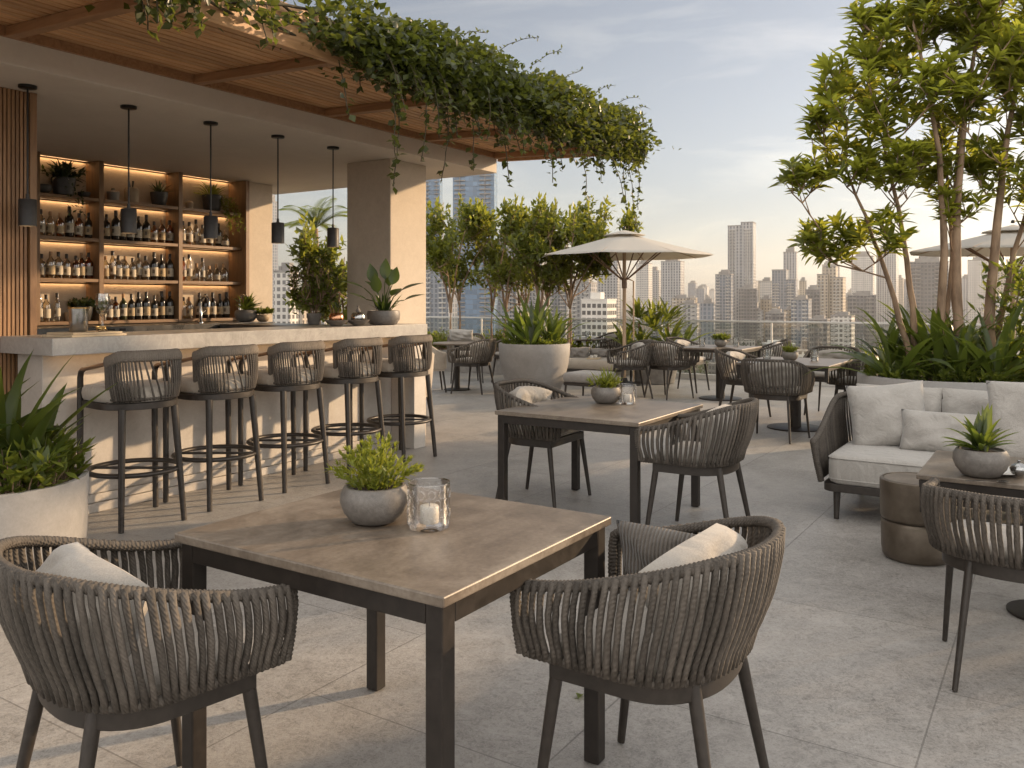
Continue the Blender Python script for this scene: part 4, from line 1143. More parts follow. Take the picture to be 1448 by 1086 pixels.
# palm beyond the bar opening
r = random.Random(8); c_ = cw(-3.12, 13.6)
t = thing('palm_tree', 'slender palm seen through the opening left of the pillar', 'palm', (c_.x, c_.y, 0), 0)
m = MB(); m.tube([(0,0,.45),(.03,.02,1.5),(0,.04,2.55)], [.06,.05,.04], 10); m.build('trunk', M['bark'], t, 60)
MB().lathe([(.2,.002),(.26,.4),(.27,.5),(.24,.5),(.23,.46),(0,.46)], 24).build('pot', M['greypot'], t, 50)
m = MB()
for k in range(15):
    az = 2*pi*k/15+r.uniform(-.2,.2); el = r.uniform(.25,1.35); cu = r.uniform(1.0,1.7); L_ = r.uniform(.6,.78); q = Vector((0,.04,2.55)); h = Vector((cos(az),sin(az),0)); sd = Vector((-sin(az),cos(az),0))
    for i in range(36):
        t_ = i/36; a = el-cu*t_*t_*1.2; d_ = h*cos(a)+Vector((0,0,sin(a)))
        if i > 2:
            ll = .24*(sin(pi*min(.98,t_*.9+.12)))**.7
            for s_ in (-1,1): m.leafs(q, sd*s_+d_*.9+Vector((0,0,-.35)), Vector((0,0,1)), ll, .019, .2)
        q2 = q+d_*(L_/36); m.tube([q,q2], .006*(1-t_*.7), 4, cap=False); q = q2
m.build('fronds', M['lf_bush'], t, 180)
small_tree(-2.32, 11.4, 2.28, 'bushy young tree added as sunlit foliage in the bar opening before the palm', 107, .42, n=90)  # added behind the shaded potted plant so the foliage there reads sunlit

# ------------------------------------------------------------------ climbing plant on the pergola
r = random.Random(19)
t = thing('climbing_plant', 'dense green climber spilling over the outer edge of the pergola with trailing shoots', 'climber', (2.0, -PW, 3.1), 0)
O = Vector((2.0, -PW, 3.1)); lm = MB(); sm = MB()
zb = pz(-PW)
def dens(x):
    # thick along the far part, bare on a stretch near the camera, a clump again at the frame edge
    if x > 1.1: return 1.0
    if x > .55: return (x-.55)/.55*.8
    if x > -.15: return .10
    return .55
n = 0; bumps = [(r.uniform(-1,5.4), r.uniform(.25,.5), r.uniform(.06,.22)) for _ in range(26)]
while n < 18500:
    x = r.uniform(-.9, 5.15)
    if r.random() > dens(x): continue
    top = .24 + sum(h*exp(-((x-c)/w_)**2) for c, w_, h in bumps)*.55
    top = min(top, .40)
    if x > 4.9: top *= max(.3, 1-(x-4.9)*2)
    a = r.uniform(0, 1)
    yy = r.gauss(-.05, .125); 
    zz = r.uniform(-.02, top*(1-min(1,(abs(yy+.06)/.42))**2)) if a < .75 else r.uniform(-.14*dens(x), .1)
    if a >= .75: yy = r.uniform(-.20,-.06)
    p = Vector((x, -PW+yy, zb+.02+zz))
    d = rv(r)+Vector((0,-.35,.1)); 
    lm.leafs(p-O, d, Vector((0,-.4,1))+rv(r,.8), r.uniform(.04,.072), r.uniform(.034,.054), .35); n += 1
def strand(p0, pts_dir, L, step=.035, thin=.0035, dense=2.0, size=.062):
    p = Vector(p0); d = Vector(pts_dir).normalized(); pl = [p-O]; s_ = 0
    while s_ < L:
        d = (d + Vector((r.uniform(-.22,.22), r.uniform(-.22,.22), -.20))*.55).normalized(); p = p+d*step; s_ += step; pl.append(p-O)
        for _ in range(int(dense) + (r.random() < dense % 1)):
            if r.random() < .85: lm.leafs(p-O+rv(r,.02), rv(r)+Vector((0,0,-.15)), Vector((0,0,1))+rv(r,.7), size*r.uniform(.6,1.15), size*.75*r.uniform(.8,1.1), .3)
    sm.tube(pl, thin, 4, cap=False)
x = 1.2
while x < 5.05:
    for _ in range(2): strand((x+r.uniform(-.1,.1), -PW+r.uniform(-.24,.12), zb+.05), (r.uniform(-.3,.3), -.5, -.6), r.choice([.10,.14,.18,.25,.34,.42]), dense=2.0)
    x += .075
for (xs, L_) in ((5.0,.72),(5.04,.55),(4.95,.5),(4.4,.5),(3.75,.55),(3.1,.5),(2.55,.62),(2.2,.5),(1.95,.6),(1.62,.55),(1.35,.72),(1.28,.55),(.95,.35)):
    strand((xs, -PW+r.uniform(-.18,-.02), zb-.02), (r.uniform(-.2,.2), -.25, -.9), L_, dense=1.7)
for (xs, L_) in ((.30,.2),(-.12,.18),(-.18,.22),(-.24,.16),(-.3,.24),(-.36,.28),(-.45,.22)):
    for _ in range(2): strand((xs+r.uniform(-.04,.04), -PW+r.uniform(-.15,.0), zb+.10), (r.uniform(-.2,.2), -.3, -.9), L_, dense=2.4)
# wandering shoots above the mass
for (xs, up) in ((2.6,.4),(3.1,.35),(3.6,.3),(4.2,.3),(4.7,.25),(5.05,.3),(2.1,.35)):
    p = Vector((xs, -PW-.05, zb+.42)); d = Vector((.8,-.5,.7)).normalized(); pl = [p-O]
    for k in range(int(up/.035)):
        d = (d+rv(r,.28)+Vector((0,0,-.05))).normalized(); p = p+d*.035; pl.append(p-O)
        for _ in range(2): lm.leafs(p-O, rv(r)+Vector((0,0,.3)), Vector((0,0,1)), .035*r.uniform(.7,1.2), .022)
    sm.tube(pl, .003, 4, cap=False)
# woody stems running along the fascia
for k in range(4):
    pl = []; 
    for i in range(40):
        pl.append(Vector((-.9+6.0*i/39, -PW-.03+.06*sin(i*.7+k*2), zb+.12+.07*sin(i*.5+k*1.3)))-O)
    sm.tube(pl, .009, 6)
lm.build('leaves', M['lf_ivy'], t, 180); sm.build('stems', M['vinestem'], t, 180)

# ------------------------------------------------------------------ umbrellas
def umbrella(c, label, rz, rad=1.46, ze=2.13, zp=2.53, second=True):
    t = thing('parasol', label, 'parasol', c, rz, 'cream parasols')
    n = 8; m = MB(); vs = [(0,0,zp)]; fs = []
    K = 7; ring = []
    for j in range(1, K+1):
        u_ = j/K
        for i in range(n*4):
            a = 2*pi*i/(n*4); k = i % 4
            rr = rad*u_*(cos(pi/n)/cos(((a+pi/n*0) % (2*pi/n))-pi/n))
            sag = -.016*u_*sin(pi*k/4)*(1 if k else 0)
            zz = zp + (ze-zp)*(u_**.92) + sag*.6
            vs.append((rr*cos(a), rr*sin(a), zz))
    for i in range(n*4): fs.append((0, 1+i, 1+(i+1) % (n*4)))
    for j in range(K-1):
        for i in range(n*4):
            a = 1+j*n*4+i; b = 1+j*n*4+(i+1) % (n*4); fs.append((a, a+n*4, b+n*4, b))
    o = m.add(vs, fs).build('canopy', M['canvas'], t, 28)
    so_ = o.modifiers.new('solid', 'SOLIDIFY'); so_.thickness = .004
    m = MB(); vs = [(0,0,zp+.035)]; fs = []
    for j in (1, 2):
        for i in range(n):
            a = 2*pi*i/n; rr = .36*j/2; vs.append((rr*cos(a), rr*sin(a), zp+.035-.088*j/2))
    for i in range(n): fs.append((0, 1+i, 1+(i+1) % n)); fs.append((1+i, 1+n+i, 1+n+(i+1) % n, 1+(i+1) % n))
    o = m.add(vs, fs).build('vent_cap', M['canvas'], t, 20); so_ = o.modifiers.new('solid', 'SOLIDIFY'); so_.thickness = .004
    MB().lathe([(0,zp+.05),(.025,zp+.055),(.02,zp+.085),(0,zp+.095)][::1], 12).build('finial', M['frame'], t, 50)
    MB().tube([(0,0,.05),(0,0,zp-.02)], .030, 14).build('pole', M['teak'], t, 50)
    MB().lathe([(0,.004),(.27,.004),(.27,.04),(.06,.055),(.045,.12),(0,.12)], 32).build('base', M['frame'], t, 50)
    MB().tube([(0,0,1.60),(0,0,1.76)], .045, 16).build('hub', M['armwood'], t, 50)
    for i in range(n):
        a = 2*pi*i/n; c1, s1 = cos(a), sin(a)
        rb_ = MB().tube([(.03*c1,.03*s1,zp-.05),(rad*.98*c1, rad*.98*s1, ze+.0)], .010, 6).build('rib', M['teak'], t, 50)
        MB().tube([(.04*c1,.04*s1,1.74),(rad*.52*c1, rad*.52*s1, zp+(ze-zp)*.52-.02)], .011, 6).build('strut', M['armwood'], rb_, 50)
    if second:
        q = UR*.16; MB().tube([(q.x,q.y,.05),(q.x,q.y,1.72),(q.x*.3,q.y*.3,1.76)], .013, 10).build('crank_mast', M['teak'], t, 50)
    return t
umbrella(cw(1.86, 14.05), 'cream octagonal parasol opened left of the skyline towers', .2)
umbrella(cw(6.08, 10.3), 'cream parasol half hidden behind the tall tree at the right edge', .5, 1.22, 2.0, 2.29, False)
# ------------------------------------------------------------------ table plants, glasses, bar things
def bowl_plant(label, loc, kind, s=1.0, name='potted_plant', mat='bowl', seed=1):
    r = random.Random(seed)
    t = thing(name, label, 'potted plant', loc, 0)
    prof = [(.045,.001),(.062,.006),(.082,.03),(.092,.058),(.090,.08),(.080,.098),(.074,.099),(.072,.09),(0,.086)]
    MB().lathe([(a*s, b*s) for a, b in prof], 40).build('bowl', M[mat], t, 50)
    MB().lathe([(.070*s,.087*s),(.04*s,.092*s),(0,.094*s)], 20).build('soil', M['soil'], t, 180)
    m = MB(); z0 = .09*s
    if kind == 'sprig':
        for k in range(74):
            a = r.uniform(0,6.3); q = sqrt(r.random()); b = Vector((cos(a)*q*.05*s, sin(a)*q*.05*s, z0))
            tip = Vector((cos(a)*q*.118*s, sin(a)*q*.118*s, z0+(.115-.065*q*q)*s*r.uniform(.7,1.15)))
            md = b.lerp(tip,.5)+Vector((0,0,.012*s))
            for j in range(15):
                u_ = j/14; p = b.lerp(md,u_*2) if u_<.5 else md.lerp(tip,u_*2-1)
                ax = (tip-b).normalized(); d_ = (rv(r)*.8+ax*.8)
                m.leafs(p, d_, ax, .024*s*r.uniform(.8,1.2), .0085*s, .3)
            for j in range(4): m.leafs(tip, rv(r)*.5+(tip-b).normalized(), Vector((0,0,1)), .022*s, .008*s)
        m.build('foliage', M['lf_lime'], t, 180)
    elif kind == 'agave':
        for k in range(30):
            fan(m, (r.uniform(-.02,.02)*s, r.uniform(-.02,.02)*s, z0), r, 1, .17*s, .026*s, (.15,1.4), (.2,.9), 6, .01, .5)
        for k in range(30): m.strap((0,0,z0), 2*pi*k/30*2.6, .15*s*r.uniform(.7,1.2), .024*s, r.uniform(.2,1.3), r.uniform(.3,1.0), 6, .5)
        m.build('foliage', M['lf_strap'], t, 180)
    elif kind == 'heather':
        for k in range(60):
            az = r.uniform(0,6.3); m.strap((r.uniform(-.04,.04)*s, r.uniform(-.04,.04)*s, z0), az, .13*s*r.uniform(.6,1.2), .009*s, r.uniform(.4,1.5), r.uniform(.1,.8), 5, .4)
        for k in range(20): shrubby(m, None, (r.uniform(-.05,.05)*s, r.uniform(-.05,.05)*s, z0), r, .06*s, .08*s, 3, .028*s, .012*s)
        m.build('foliage', M['lf_lime'], t, 180)
    elif kind == 'leafy':
        for k in range(26): shrubby(m, None, (r.uniform(-.06,.06)*s, r.uniform(-.06,.06)*s, z0), r, .08*s, .10*s, 4, .045*s, .024*s)
        m.build('foliage', M['lf_bush'], t, 180)
    return t
def candle_glass(label, loc, s=1.0, first=[None]):
    if first[0] is not None: return dup(first[0], loc, 0, label)
    t = thing('candle_holder', label, 'candle holder', loc, 0, 'relief glass candle holders'); first[0] = t
    MB().lathe([(0,.002),(.058,.002),(.061,.012),(.0615,.13),(.059,.134),(.0575,.13),(.057,.016),(0,.014)], 48).build('glass', M['relief'], t, 50)
    # raised lattice of drops on the glass
    m = MB()
    for row in range(4):
        for k in range(10):
            a = 2*pi*(k+.5*(row % 2))/12; z = .026+row*.027; c_ = Vector((.0625*cos(a), .0625*sin(a), z)); sd = Vector((-sin(a), cos(a), 0)); q = []
            for j in range(10):
                b = 2*pi*j/10; q.append(c_ + sd*(.011*cos(b)) + Vector((0,0,.0125*sin(b))))
            m.tube(q, .0016, 5, closed=True)
    m.tube([(.0605*cos(2*pi*k/40), .0605*sin(2*pi*k/40), .133) for k in range(40)], .0022, 6, closed=True)
    m.build('relief_rings', M['relief'], t, 180)
    cn_ = MB().lathe([(0,.0145),(.027,.0145),(.028,.02),(.028,.062),(.025,.065),(0,.063)], 28).build('candle', M['wax'], t, 50)
    MB().tube([(0,0,.062),(.001,0,.074)], .0012, 5).build('wick', M['black'], cn_, 60)
    return t
def atpx(x, y, z): return px(x, y, z)
p = atpx(530, 738, .75); bowl_plant('lime green sprig plant in dark stone bowl on the nearest table', (p.x,p.y,.7505), 'sprig', 1.13, seed=3)
p = atpx(607, 746, .75); candle_glass('relief glass candle holder with cream candle on the nearest table', (p.x,p.y,.7505))
p = atpx(857, 570, .70); bowl_plant('grassy plant in grey stone bowl on the middle four legged table', (p.x,p.y,.7005), 'heather', 1.15, seed=4)
p = atpx(875, 571, .70); candle_glass('relief glass candle holder beside the grassy plant on the middle table', (p.x+.03,p.y-.05,.7005))
p = cw((1387-724)/1200*3.74, 3.74); bowl_plant('strappy agave plant in dark stone bowl on the low table before the sofa', (p.x,p.y,.6405), 'agave', 1.22, seed=5)
p = cw(2.97+.02, 12.15); bowl_plant('small succulent in round grey pot on the pedestal table under the skyscraper', (p.x,p.y,.7405), 'leafy', .95, mat='greypot', seed=6)
p = cw(3.08, 9.40); bowl_plant('small grassy succulent in round grey pot between two glasses on the sofa side pedestal table', (p.x,p.y,.7405), 'heather', .95, mat='greypot', seed=7)
def tumbler(label, loc, first=[None]):
    if first[0] is not None: return dup(first[0], loc, 0, label)
    t = thing('tumbler', label, 'glass', loc, 0, 'clear tumblers on the pedestal tables'); first[0] = t
    MB().lathe([(0,.001),(.036,.001),(.04,.008),(.043,.125),(.041,.126),(.038,.02),(0,.016)], 24).build('glass', M['tumbler'], t, 50)
    MB().lathe([(0,.017),(.037,.019),(.0385,.05),(0,.05)], 20).build('water', M['tumbler'], t, 50)
    return t
for (X, d, l) in ((2.72,12.15,'clear tumbler left of the small plant on the skyscraper side pedestal table'),(3.22,12.2,'clear tumbler right of the small plant on the skyscraper side pedestal table'),
                  (2.80,9.32,'clear tumbler left of the grassy pot on the sofa side pedestal table'),(3.32,9.32,'clear tumbler right of the grassy pot on the sofa side pedestal table')):
    c_ = cw(X, d); tumbler(l, (c_.x, c_.y, .7405))
# plate and spoon, little lidded pot on the low table
c_ = cw(2.17, 3.80); t = thing('plate', 'pale plate on the low table beside the dark bowl plant', 'plate', (c_.x, c_.y, .6405), 0)
MB().lathe([(0,.002),(.06,.002),(.10,.011),(.112,.016),(.112,.018),(.10,.014),(.06,.006),(0,.005)], 40).build('plate_body', M['linen'], t, 60)
c_ = cw(2.21, 3.70); t = thing('sugar_pot', 'small steel lidded sugar pot standing on the pale plate', 'pot', (c_.x, c_.y, .652), 0)
MB().lathe([(0,.0),(.022,.0),(.034,.015),(.036,.03),(.03,.04),(0,.04)], 24).build('body', M['steel'], t, 50)
MB().lathe([(.031,.0405),(.02,.05),(.006,.055),(.008,.064),(0,.068)], 20).build('lid', M['steel'], t, 50)
c_ = cw(2.03, 3.60); t = thing('spoon', 'long metal spoon lying by the bowl plant on the low table', 'spoon', (c_.x, c_.y, .648), face(1,-.1))
MB().tube([(0,-.10,.0),(0,.03,.002)], [.003,.002], 6, sq=(1.6,.7)).build('handle', M['steel'], t, 60)
MB().lathe([(0,-.004),(.014,-.001),(.017,.002),(0,.0)], 16, (0,.05,0), 1, 1.5).build('spoon_bowl', M['steel'], t, 60)
# tableware on the far round tables and bench
c_ = cw(1.25,15.7)
for k, (dx, dy, l) in enumerate(((-.2,.12,'left glass on the far round table by the umbrella'),(.05,.2,'middle glass on the far round table by the umbrella'),(.22,-.05,'right glass on the far round table by the umbrella'))):
    tumbler(l, (c_.x+dx, c_.y+dy, .7005))
c_ = cw(1.36,14.1); t = thing('tray', 'small timber tray with cups lying on the lounge bench', 'tray', (c_.x,c_.y,.427), .3)
MB().cbox((0,0,0),.30,.2,.02).build('tray_base', M['paper'], t, bevel=.003)
for k, (x,y) in enumerate(((-.07,.02),(.06,-.02))): MB().lathe([(0,.021),(.022,.021),(.03,.065),(.027,.065),(.02,.03),(0,.028)],16,(x,y,0)).build('cup', M['linen'], t, 50)

# on the bar top
p = px(563, 452, 1.182)
def broad_plant():
    q = px(563, 456.5, 1.182); q = Vector((3.18, .17, 0))
    t = thing('broad_leaf_plant', 'broad dark leaved plant in wide stone bowl on the bar before the pillar', 'potted plant', (q.x, q.y, 1.1825), 0)
    MB().lathe([(.10,.001),(.125,.008),(.15,.05),(.155,.10),(.148,.13),(.138,.132),(.134,.11),(0,.105)], 40).build('bowl', M['bowl'], t, 50)
    MB().lathe([(.133,.107),(0,.115)], 20).build('soil', M['soil'], t, 180)
    r = random.Random(12); m = MB(); s = MB()
    for k, (fx, fd, h, L_) in enumerate(((.02,.0,.50,.20),(-.10,-.05,.44,.19),(.10,.05,.42,.18),(-.24,0,.37,.22),(.22,-.02,.33,.23),(-.22,.05,.20,.2),(.26,0,.19,.2),(.05,.12,.40,.18),(-.05,-.14,.30,.19),(.12,-.14,.25,.18),(-.12,.1,.36,.17))):
        v = UR*fx+UF*fd; tip = Vector((v.x*.75, v.y*.75, .11+h*.62)); b = Vector((v.x*.12, v.y*.12, .105))
        s.tube([b, b.lerp(tip,.5)+Vector((0,0,.05)), tip], [.006,.005,.004], 6, cap=False)
        d_ = Vector((v.x, v.y, .42 if abs(fx) < .12 else .10)); 
        if abs(fx) < .03: d_ = Vector((v.x,v.y,1))
        # broad blade
        d_.normalize(); side = d_.cross(Vector((.1,.05,1)) if abs(d_.z) < .9 else -UF).normalized(); nn = side.cross(d_); N = 7; vs = []; fs = []
        for i in range(N+1):
            u_ = i/N; ww = .052*sin(pi*min(1,u_**.8))*(1 if u_ < .97 else .2)+.001; pp = tip + d_*(L_*u_) - nn*(.10*L_*u_*u_)
            vs += [pp-side*ww+nn*ww*.25, pp, pp+side*ww+nn*ww*.25]
        for i in range(N): a = i*3; fs += [(a,a+1,a+4,a+3),(a+1,a+2,a+5,a+4)]
        m.add(vs, fs)
    fan(m, (0,0,.108), r, 26, .20, .034, (.6,1.5), (.1,.6), 6, .06)
    m.build('foliage', M['lf_broad'], t, 180); s.build('stems', M['lf_strap'], t, 180)
broad_plant()
# tall leafy plant in a taupe pot at the back of the bar end
def leafy_pot(label, loc, s, seed):
    r = random.Random(seed); t = thing('potted_tree', label, 'potted plant', loc, 0)
    MB().lathe([(.06*s,.001),(.075*s,.01),(.10*s,.15*s),(.102*s,.165*s),(.092*s,.165*s),(.088*s,.145*s),(0,.14*s)], 32).build('pot', M['greypot'], t, 50)
    sm = MB(); lm = MB(); stems = []
    for k in range(6):
        a = k*1.05+r.uniform(-.3,.3); e = r.uniform(.08,.26)*s
        stems.append((curve((.02*cos(a),.02*sin(a),.13*s),(e*cos(a),e*sin(a),r.uniform(.65,.95)*s),(0,0,0),8),.008*s))
    for p_, rd in stems: sm.tube(p_, [rd*(1.2-.9*i/7) for i in range(8)], 6)
    tg = []
    for _ in range(120):
        q = rv(r); tg.append(Vector((q.x*.36*s, q.y*.36*s, (.60+q.z*.40)*s)))
    def lf(c, ax, r):
        whorl(lm, c, ax*.5+Vector((0,0,.3))+rv(r,.4), r, 8, .12*s, .036*s)
    grow(sm, lm, stems, tg, r, lf); sm.build('stems', M['bark'], t, 180); lm.build('foliage', M['lf_bush'], t, 180)
leafy_pot('tall leafy plant in taupe pot left of the pillar at the far bar end', (3.22, 1.12, 1.161), .72, 61)
def dome(label, loc, mat, knob, seed):
    t = thing('lidded_bowl', label, 'bowl', loc, 0)
    MB().lathe([(0,.001),(.04,.001),(.085,.03),(.105,.052),(.10,.054),(.08,.036),(.045,.012),(0,.01)], 36).build('bowl', M['bowl'], t, 50)
    MB().lathe([(.05,.022),(.062,.045),(.066,.075),(.058,.105),(.045,.118),(0,.12)], 32).build('metal_jar', M[mat], t, 50)
    if knob: MB().lathe([(0,.12),(.02,.122),(.024,.135),(.012,.15),(.008,.165),(.013,.175),(0,.185)], 20).build('stopper', M['greypot'], t, 50)
    else:
        m = MB(); r = random.Random(seed)
        for k in range(10): m.strap((0,0,.118), r.uniform(0,6.3), .13*r.uniform(.6,1), .03, r.uniform(.7,1.4), .5, 5)
        m.build('sprig', M['lf_dark'], t, 180)
dome('steel and copper jar holding a green sprig in a dark bowl on the bar', (2.62, .22, 1.183), 'copper', False, 3)
dome('steel jar with knobbed stopper in a dark bowl next to the pillar plant', (2.83, .16, 1.183), 'steel', True, 4)
# aloe and small plant on the back counter by the wall pier
bowl_plant('small spiky aloe in beige pot on the back counter before the wall pier', (3.57, 2.55, 1.166), 'agave', 1.35, mat='greypot', seed=13)
bowl_plant('tiny leafy plant in terracotta coloured pot right of the aloe', (3.70, 2.42, 1.166), 'leafy', .8, mat='jar', seed=14)
# near end of the bar: tray, ice bucket, glasses
t = thing('serving_board', 'pale wooden serving board at the near corner of the bar', 'board', (.30, .16, 1.1825), .12)
MB().cbox((0,0,0), .40, .28, .014).cbox((0,0,.015), .36, .25, .012).build('board_slab', M['paper'], t, bevel=.002)
t = thing('ice_bucket', 'brass rimmed steel ice bucket on the serving board', 'bucket', (.29, .22, 1.2105), 0)
MB().lathe([(0,.001),(.05,.001),(.055,.01),(.058,.15),(.055,.15),(.052,.012),(0,.01)], 32).build('body', M['steel'], t, 50)
MB().tube([(.06*cos(2*pi*k/30),.06*sin(2*pi*k/30),.152) for k in range(30)], .005, 6, closed=True).build('rim', M['brass'], t, 60)
def goblet(label, loc, h, first=[None]):
    if first[0] is not None: return dup(first[0], loc, 0, label, scale=(1,1,h/.25))
    t = thing('stem_glass', label, 'glass', loc, 0, 'stem glasses at the near end of the bar'); first[0] = t
    MB().lathe([(0,.001),(.036,.001),(.03,.005),(.006,.01),(.005,.09),(.012,.10),(.036,.13),(.043,.17),(.037,.245),(.0355,.245),(.041,.17),(.034,.133),(0,.107)], 28).build('bowl', M['tumbler'], t, 50)
    return t
goblet('tall stem glass with mint on the serving board', (.405, .14, 1.2105), .25)
t = thing('mint_sprig', 'sprig of mint standing in the tall stem glass', 'herb', (.405,.14,1.325), 0)
m = MB(); shrubby(m, None, (0,0,0), random.Random(3), .03, .11, 9, .035, .018); m.build('leaves', M['lf_bush'], t, 180)
t = thing('twist_ornament', 'coiled brass ornament lying in front of the ice bucket', 'ornament', (.37,.10,1.2105), 0)
MB().tube([(.035*cos(a*.5)*(1-.02*a), .03*sin(a*.5), .014+.018*abs(sin(a*.35))) for a in range(0,30)], .006, 6).build('coil', M['brass'], t, 60)

# ------------------------------------------------------------------ shelf contents
def sx(p_x, yy=3.0):                    # x on the shelf plane for a picture column
    k = (p_x-CX)/FPX; rel = Vector((CAM.x, CAM.y, 0))
    # solve (x,yy) lies on the ray of that column
    dirv = UF + UR*k; tt = (yy-CAM.y)/dirv.y
    return CAM.x + dirv.x*tt
BOT = {}
def bottle(kind, loc, label, s=1.0, rz=0):
    G = 'bottles on the bar shelves'
    if kind in BOT: return dup(BOT[kind], loc, rz, label, scale=(s,s,s))
    t = thing('bottle', label, 'bottle', loc, rz, G); t.scale = (s,s,s); BOT[kind] = t
    shape, glass, lab, cap = kind
    P = {'wine': [(0,.001),(.034,.001),(.037,.006),(.037,.16),(.034,.18),(.018,.205),(.014,.215),(.0135,.262),(0,.262)],
         'spirit': [(0,.001),(.036,.001),(.039,.006),(.039,.15),(.037,.165),(.020,.19),(.0145,.20),(.0135,.245),(0,.245)],
         'squat': [(0,.001),(.044,.001),(.048,.008),(.047,.09),(.040,.12),(.02,.145),(.0145,.152),(.0135,.19),(0,.19)],
         'slim': [(0,.001),(.027,.001),(.029,.006),(.029,.17),(.026,.19),(.0135,.22),(.012,.27),(0,.27)]}[shape]
    MB().lathe(P, 20).build('glass_body', M[glass], t, 40)
    R_ = max(a for a, b in P); top = P[-1][1]
    MB().lathe([(0,top-.035),(.0155,top-.035),(.0155,top+.008),(.013,top+.011),(0,top+.011)], 16).build('cap', M[cap], t, 40)
    lo, hi = {'wine':(.04,.125),'spirit':(.035,.12),'squat':(.025,.075),'slim':(.05,.13)}[shape]
    if lab:
        m = MB(); q = 20
        vs = [((R_+.0012)*cos(2*pi*k/q*.56-pi*.56-pi/2+pi*.0), (R_+.0012)*sin(2*pi*k/q*.56-pi*.56-pi/2), z) for z in (lo, hi) for k in range(q+1)]
        m.add(vs, [(k, k+1, q+2+k, q+1+k) for k in range(q)]); lb_ = m.build('label', M[lab], t, 180)
        m = MB(); c_ = -pi*.5
        vs = [((R_+.002)*cos(c_-.30+.6*k/6-.35), (R_+.002)*sin(c_-.30+.6*k/6-.35), z) for z in (lo+.025, hi-.022) for k in range(7)]
        m.add(vs, [(k, k+1, 8+k, 7+k) for k in range(6)]); m.build('label_emblem', M['labelp'], lb_, 180)
    return t
D = ('wine','darkglass','label','cap'); D2 = ('wine','darkglass','labelb','cap'); GN = ('wine','greenglass','label','cork')
AM = ('spirit','amber','label','cap'); AM2 = ('spirit','amber','labelb','cork'); CLR = ('spirit','clear','label','cap'); CL2 = ('spirit','clear','labelb','cork')
SQ = ('squat','clear','label','cork'); SQ0 = ('squat','clear',None,'cork'); SL = ('slim','amber','label','cap'); SLC = ('slim','clear','label','cap')
desc = {D:'dark wine bottle with cream label', D2:'dark wine bottle with tan label', GN:'dark green bottle with cork', AM:'amber bottle with cream label', AM2:'amber bottle with tan label',
        CLR:'clear spirit bottle with cream label', CL2:'clear spirit bottle with tan label', SQ:'squat clear bottle with cream label', SQ0:'squat plain clear decanter', SL:'slim amber bottle', SLC:'slim clear bottle'}
rows = [(2.02,'top bottle shelf',{'left bay':[(125,CLR),(185,CL2),(248,AM2),(308,D),(370,AM),(430,D2)],
                            'middle bay':[(545,D2),(605,D),(645,D2),(700,D),(750,D),(800,D2),(850,AM),(900,AM2),(948,AM)],
                            'right bay':[(1035,SLC),(1075,CLR),(1118,SLC),(1160,CLR),(1205,AM),(1262,D),(1305,SQ)]}),
        (1.62,'second bottle shelf',{'left bay':[(130,CLR),(188,CL2),(238,CLR),(290,CLR),(350,AM),(385,AM2),(430,AM)],
                            'middle bay':[(540,CL2),(585,SLC),(622,CLR),(665,CL2),(712,CLR),(752,SLC),(797,CLR),(850,D),(898,D2),(950,D)],
                            'right bay':[(1040,SL),(1075,SLC),(1122,SQ0),(1160,SLC),(1203,SQ0),(1250,SQ),(1297,SQ0)]}),
        (1.205,'lowest bottle shelf',{'left bay':[(118,SLC),(160,CLR),(230,SLC)],'middle bay':[(528,SLC),(562,CLR),(605,AM),(653,GN),(705,D2),(752,D),(800,D2),(852,D),(898,D2),(950,D)],
                            'right bay':[(1038,CLR),(1075,CL2),(1140,D),(1182,D2),(1225,D),(1270,D2),(1312,D)]})]
rb = random.Random(44)
for z, rn, bays in rows:
    for bn, its in bays.items():
        cnt = {}
        tot = {}
        for _, k in its: tot[k] = tot.get(k, 0)+1
        for c_, k in its:
            cnt[k] = cnt.get(k, 0)+1; o_ = (ORD[cnt[k]-1]+' ' if tot[k] > 1 else '')
            y_ = 2.99+rb.uniform(-.025,.03); x_ = sx(c_/4.525+30, y_)
            bottle(k, (x_, y_, z+.001), f'{o_}{desc[k]}{" from left" if tot[k] > 1 else ""}, {rn}, {bn}', rb.uniform(.88,1.06)*(1.05 if k in (D,D2) else 1.0), rb.uniform(-.5,.3)-.45)
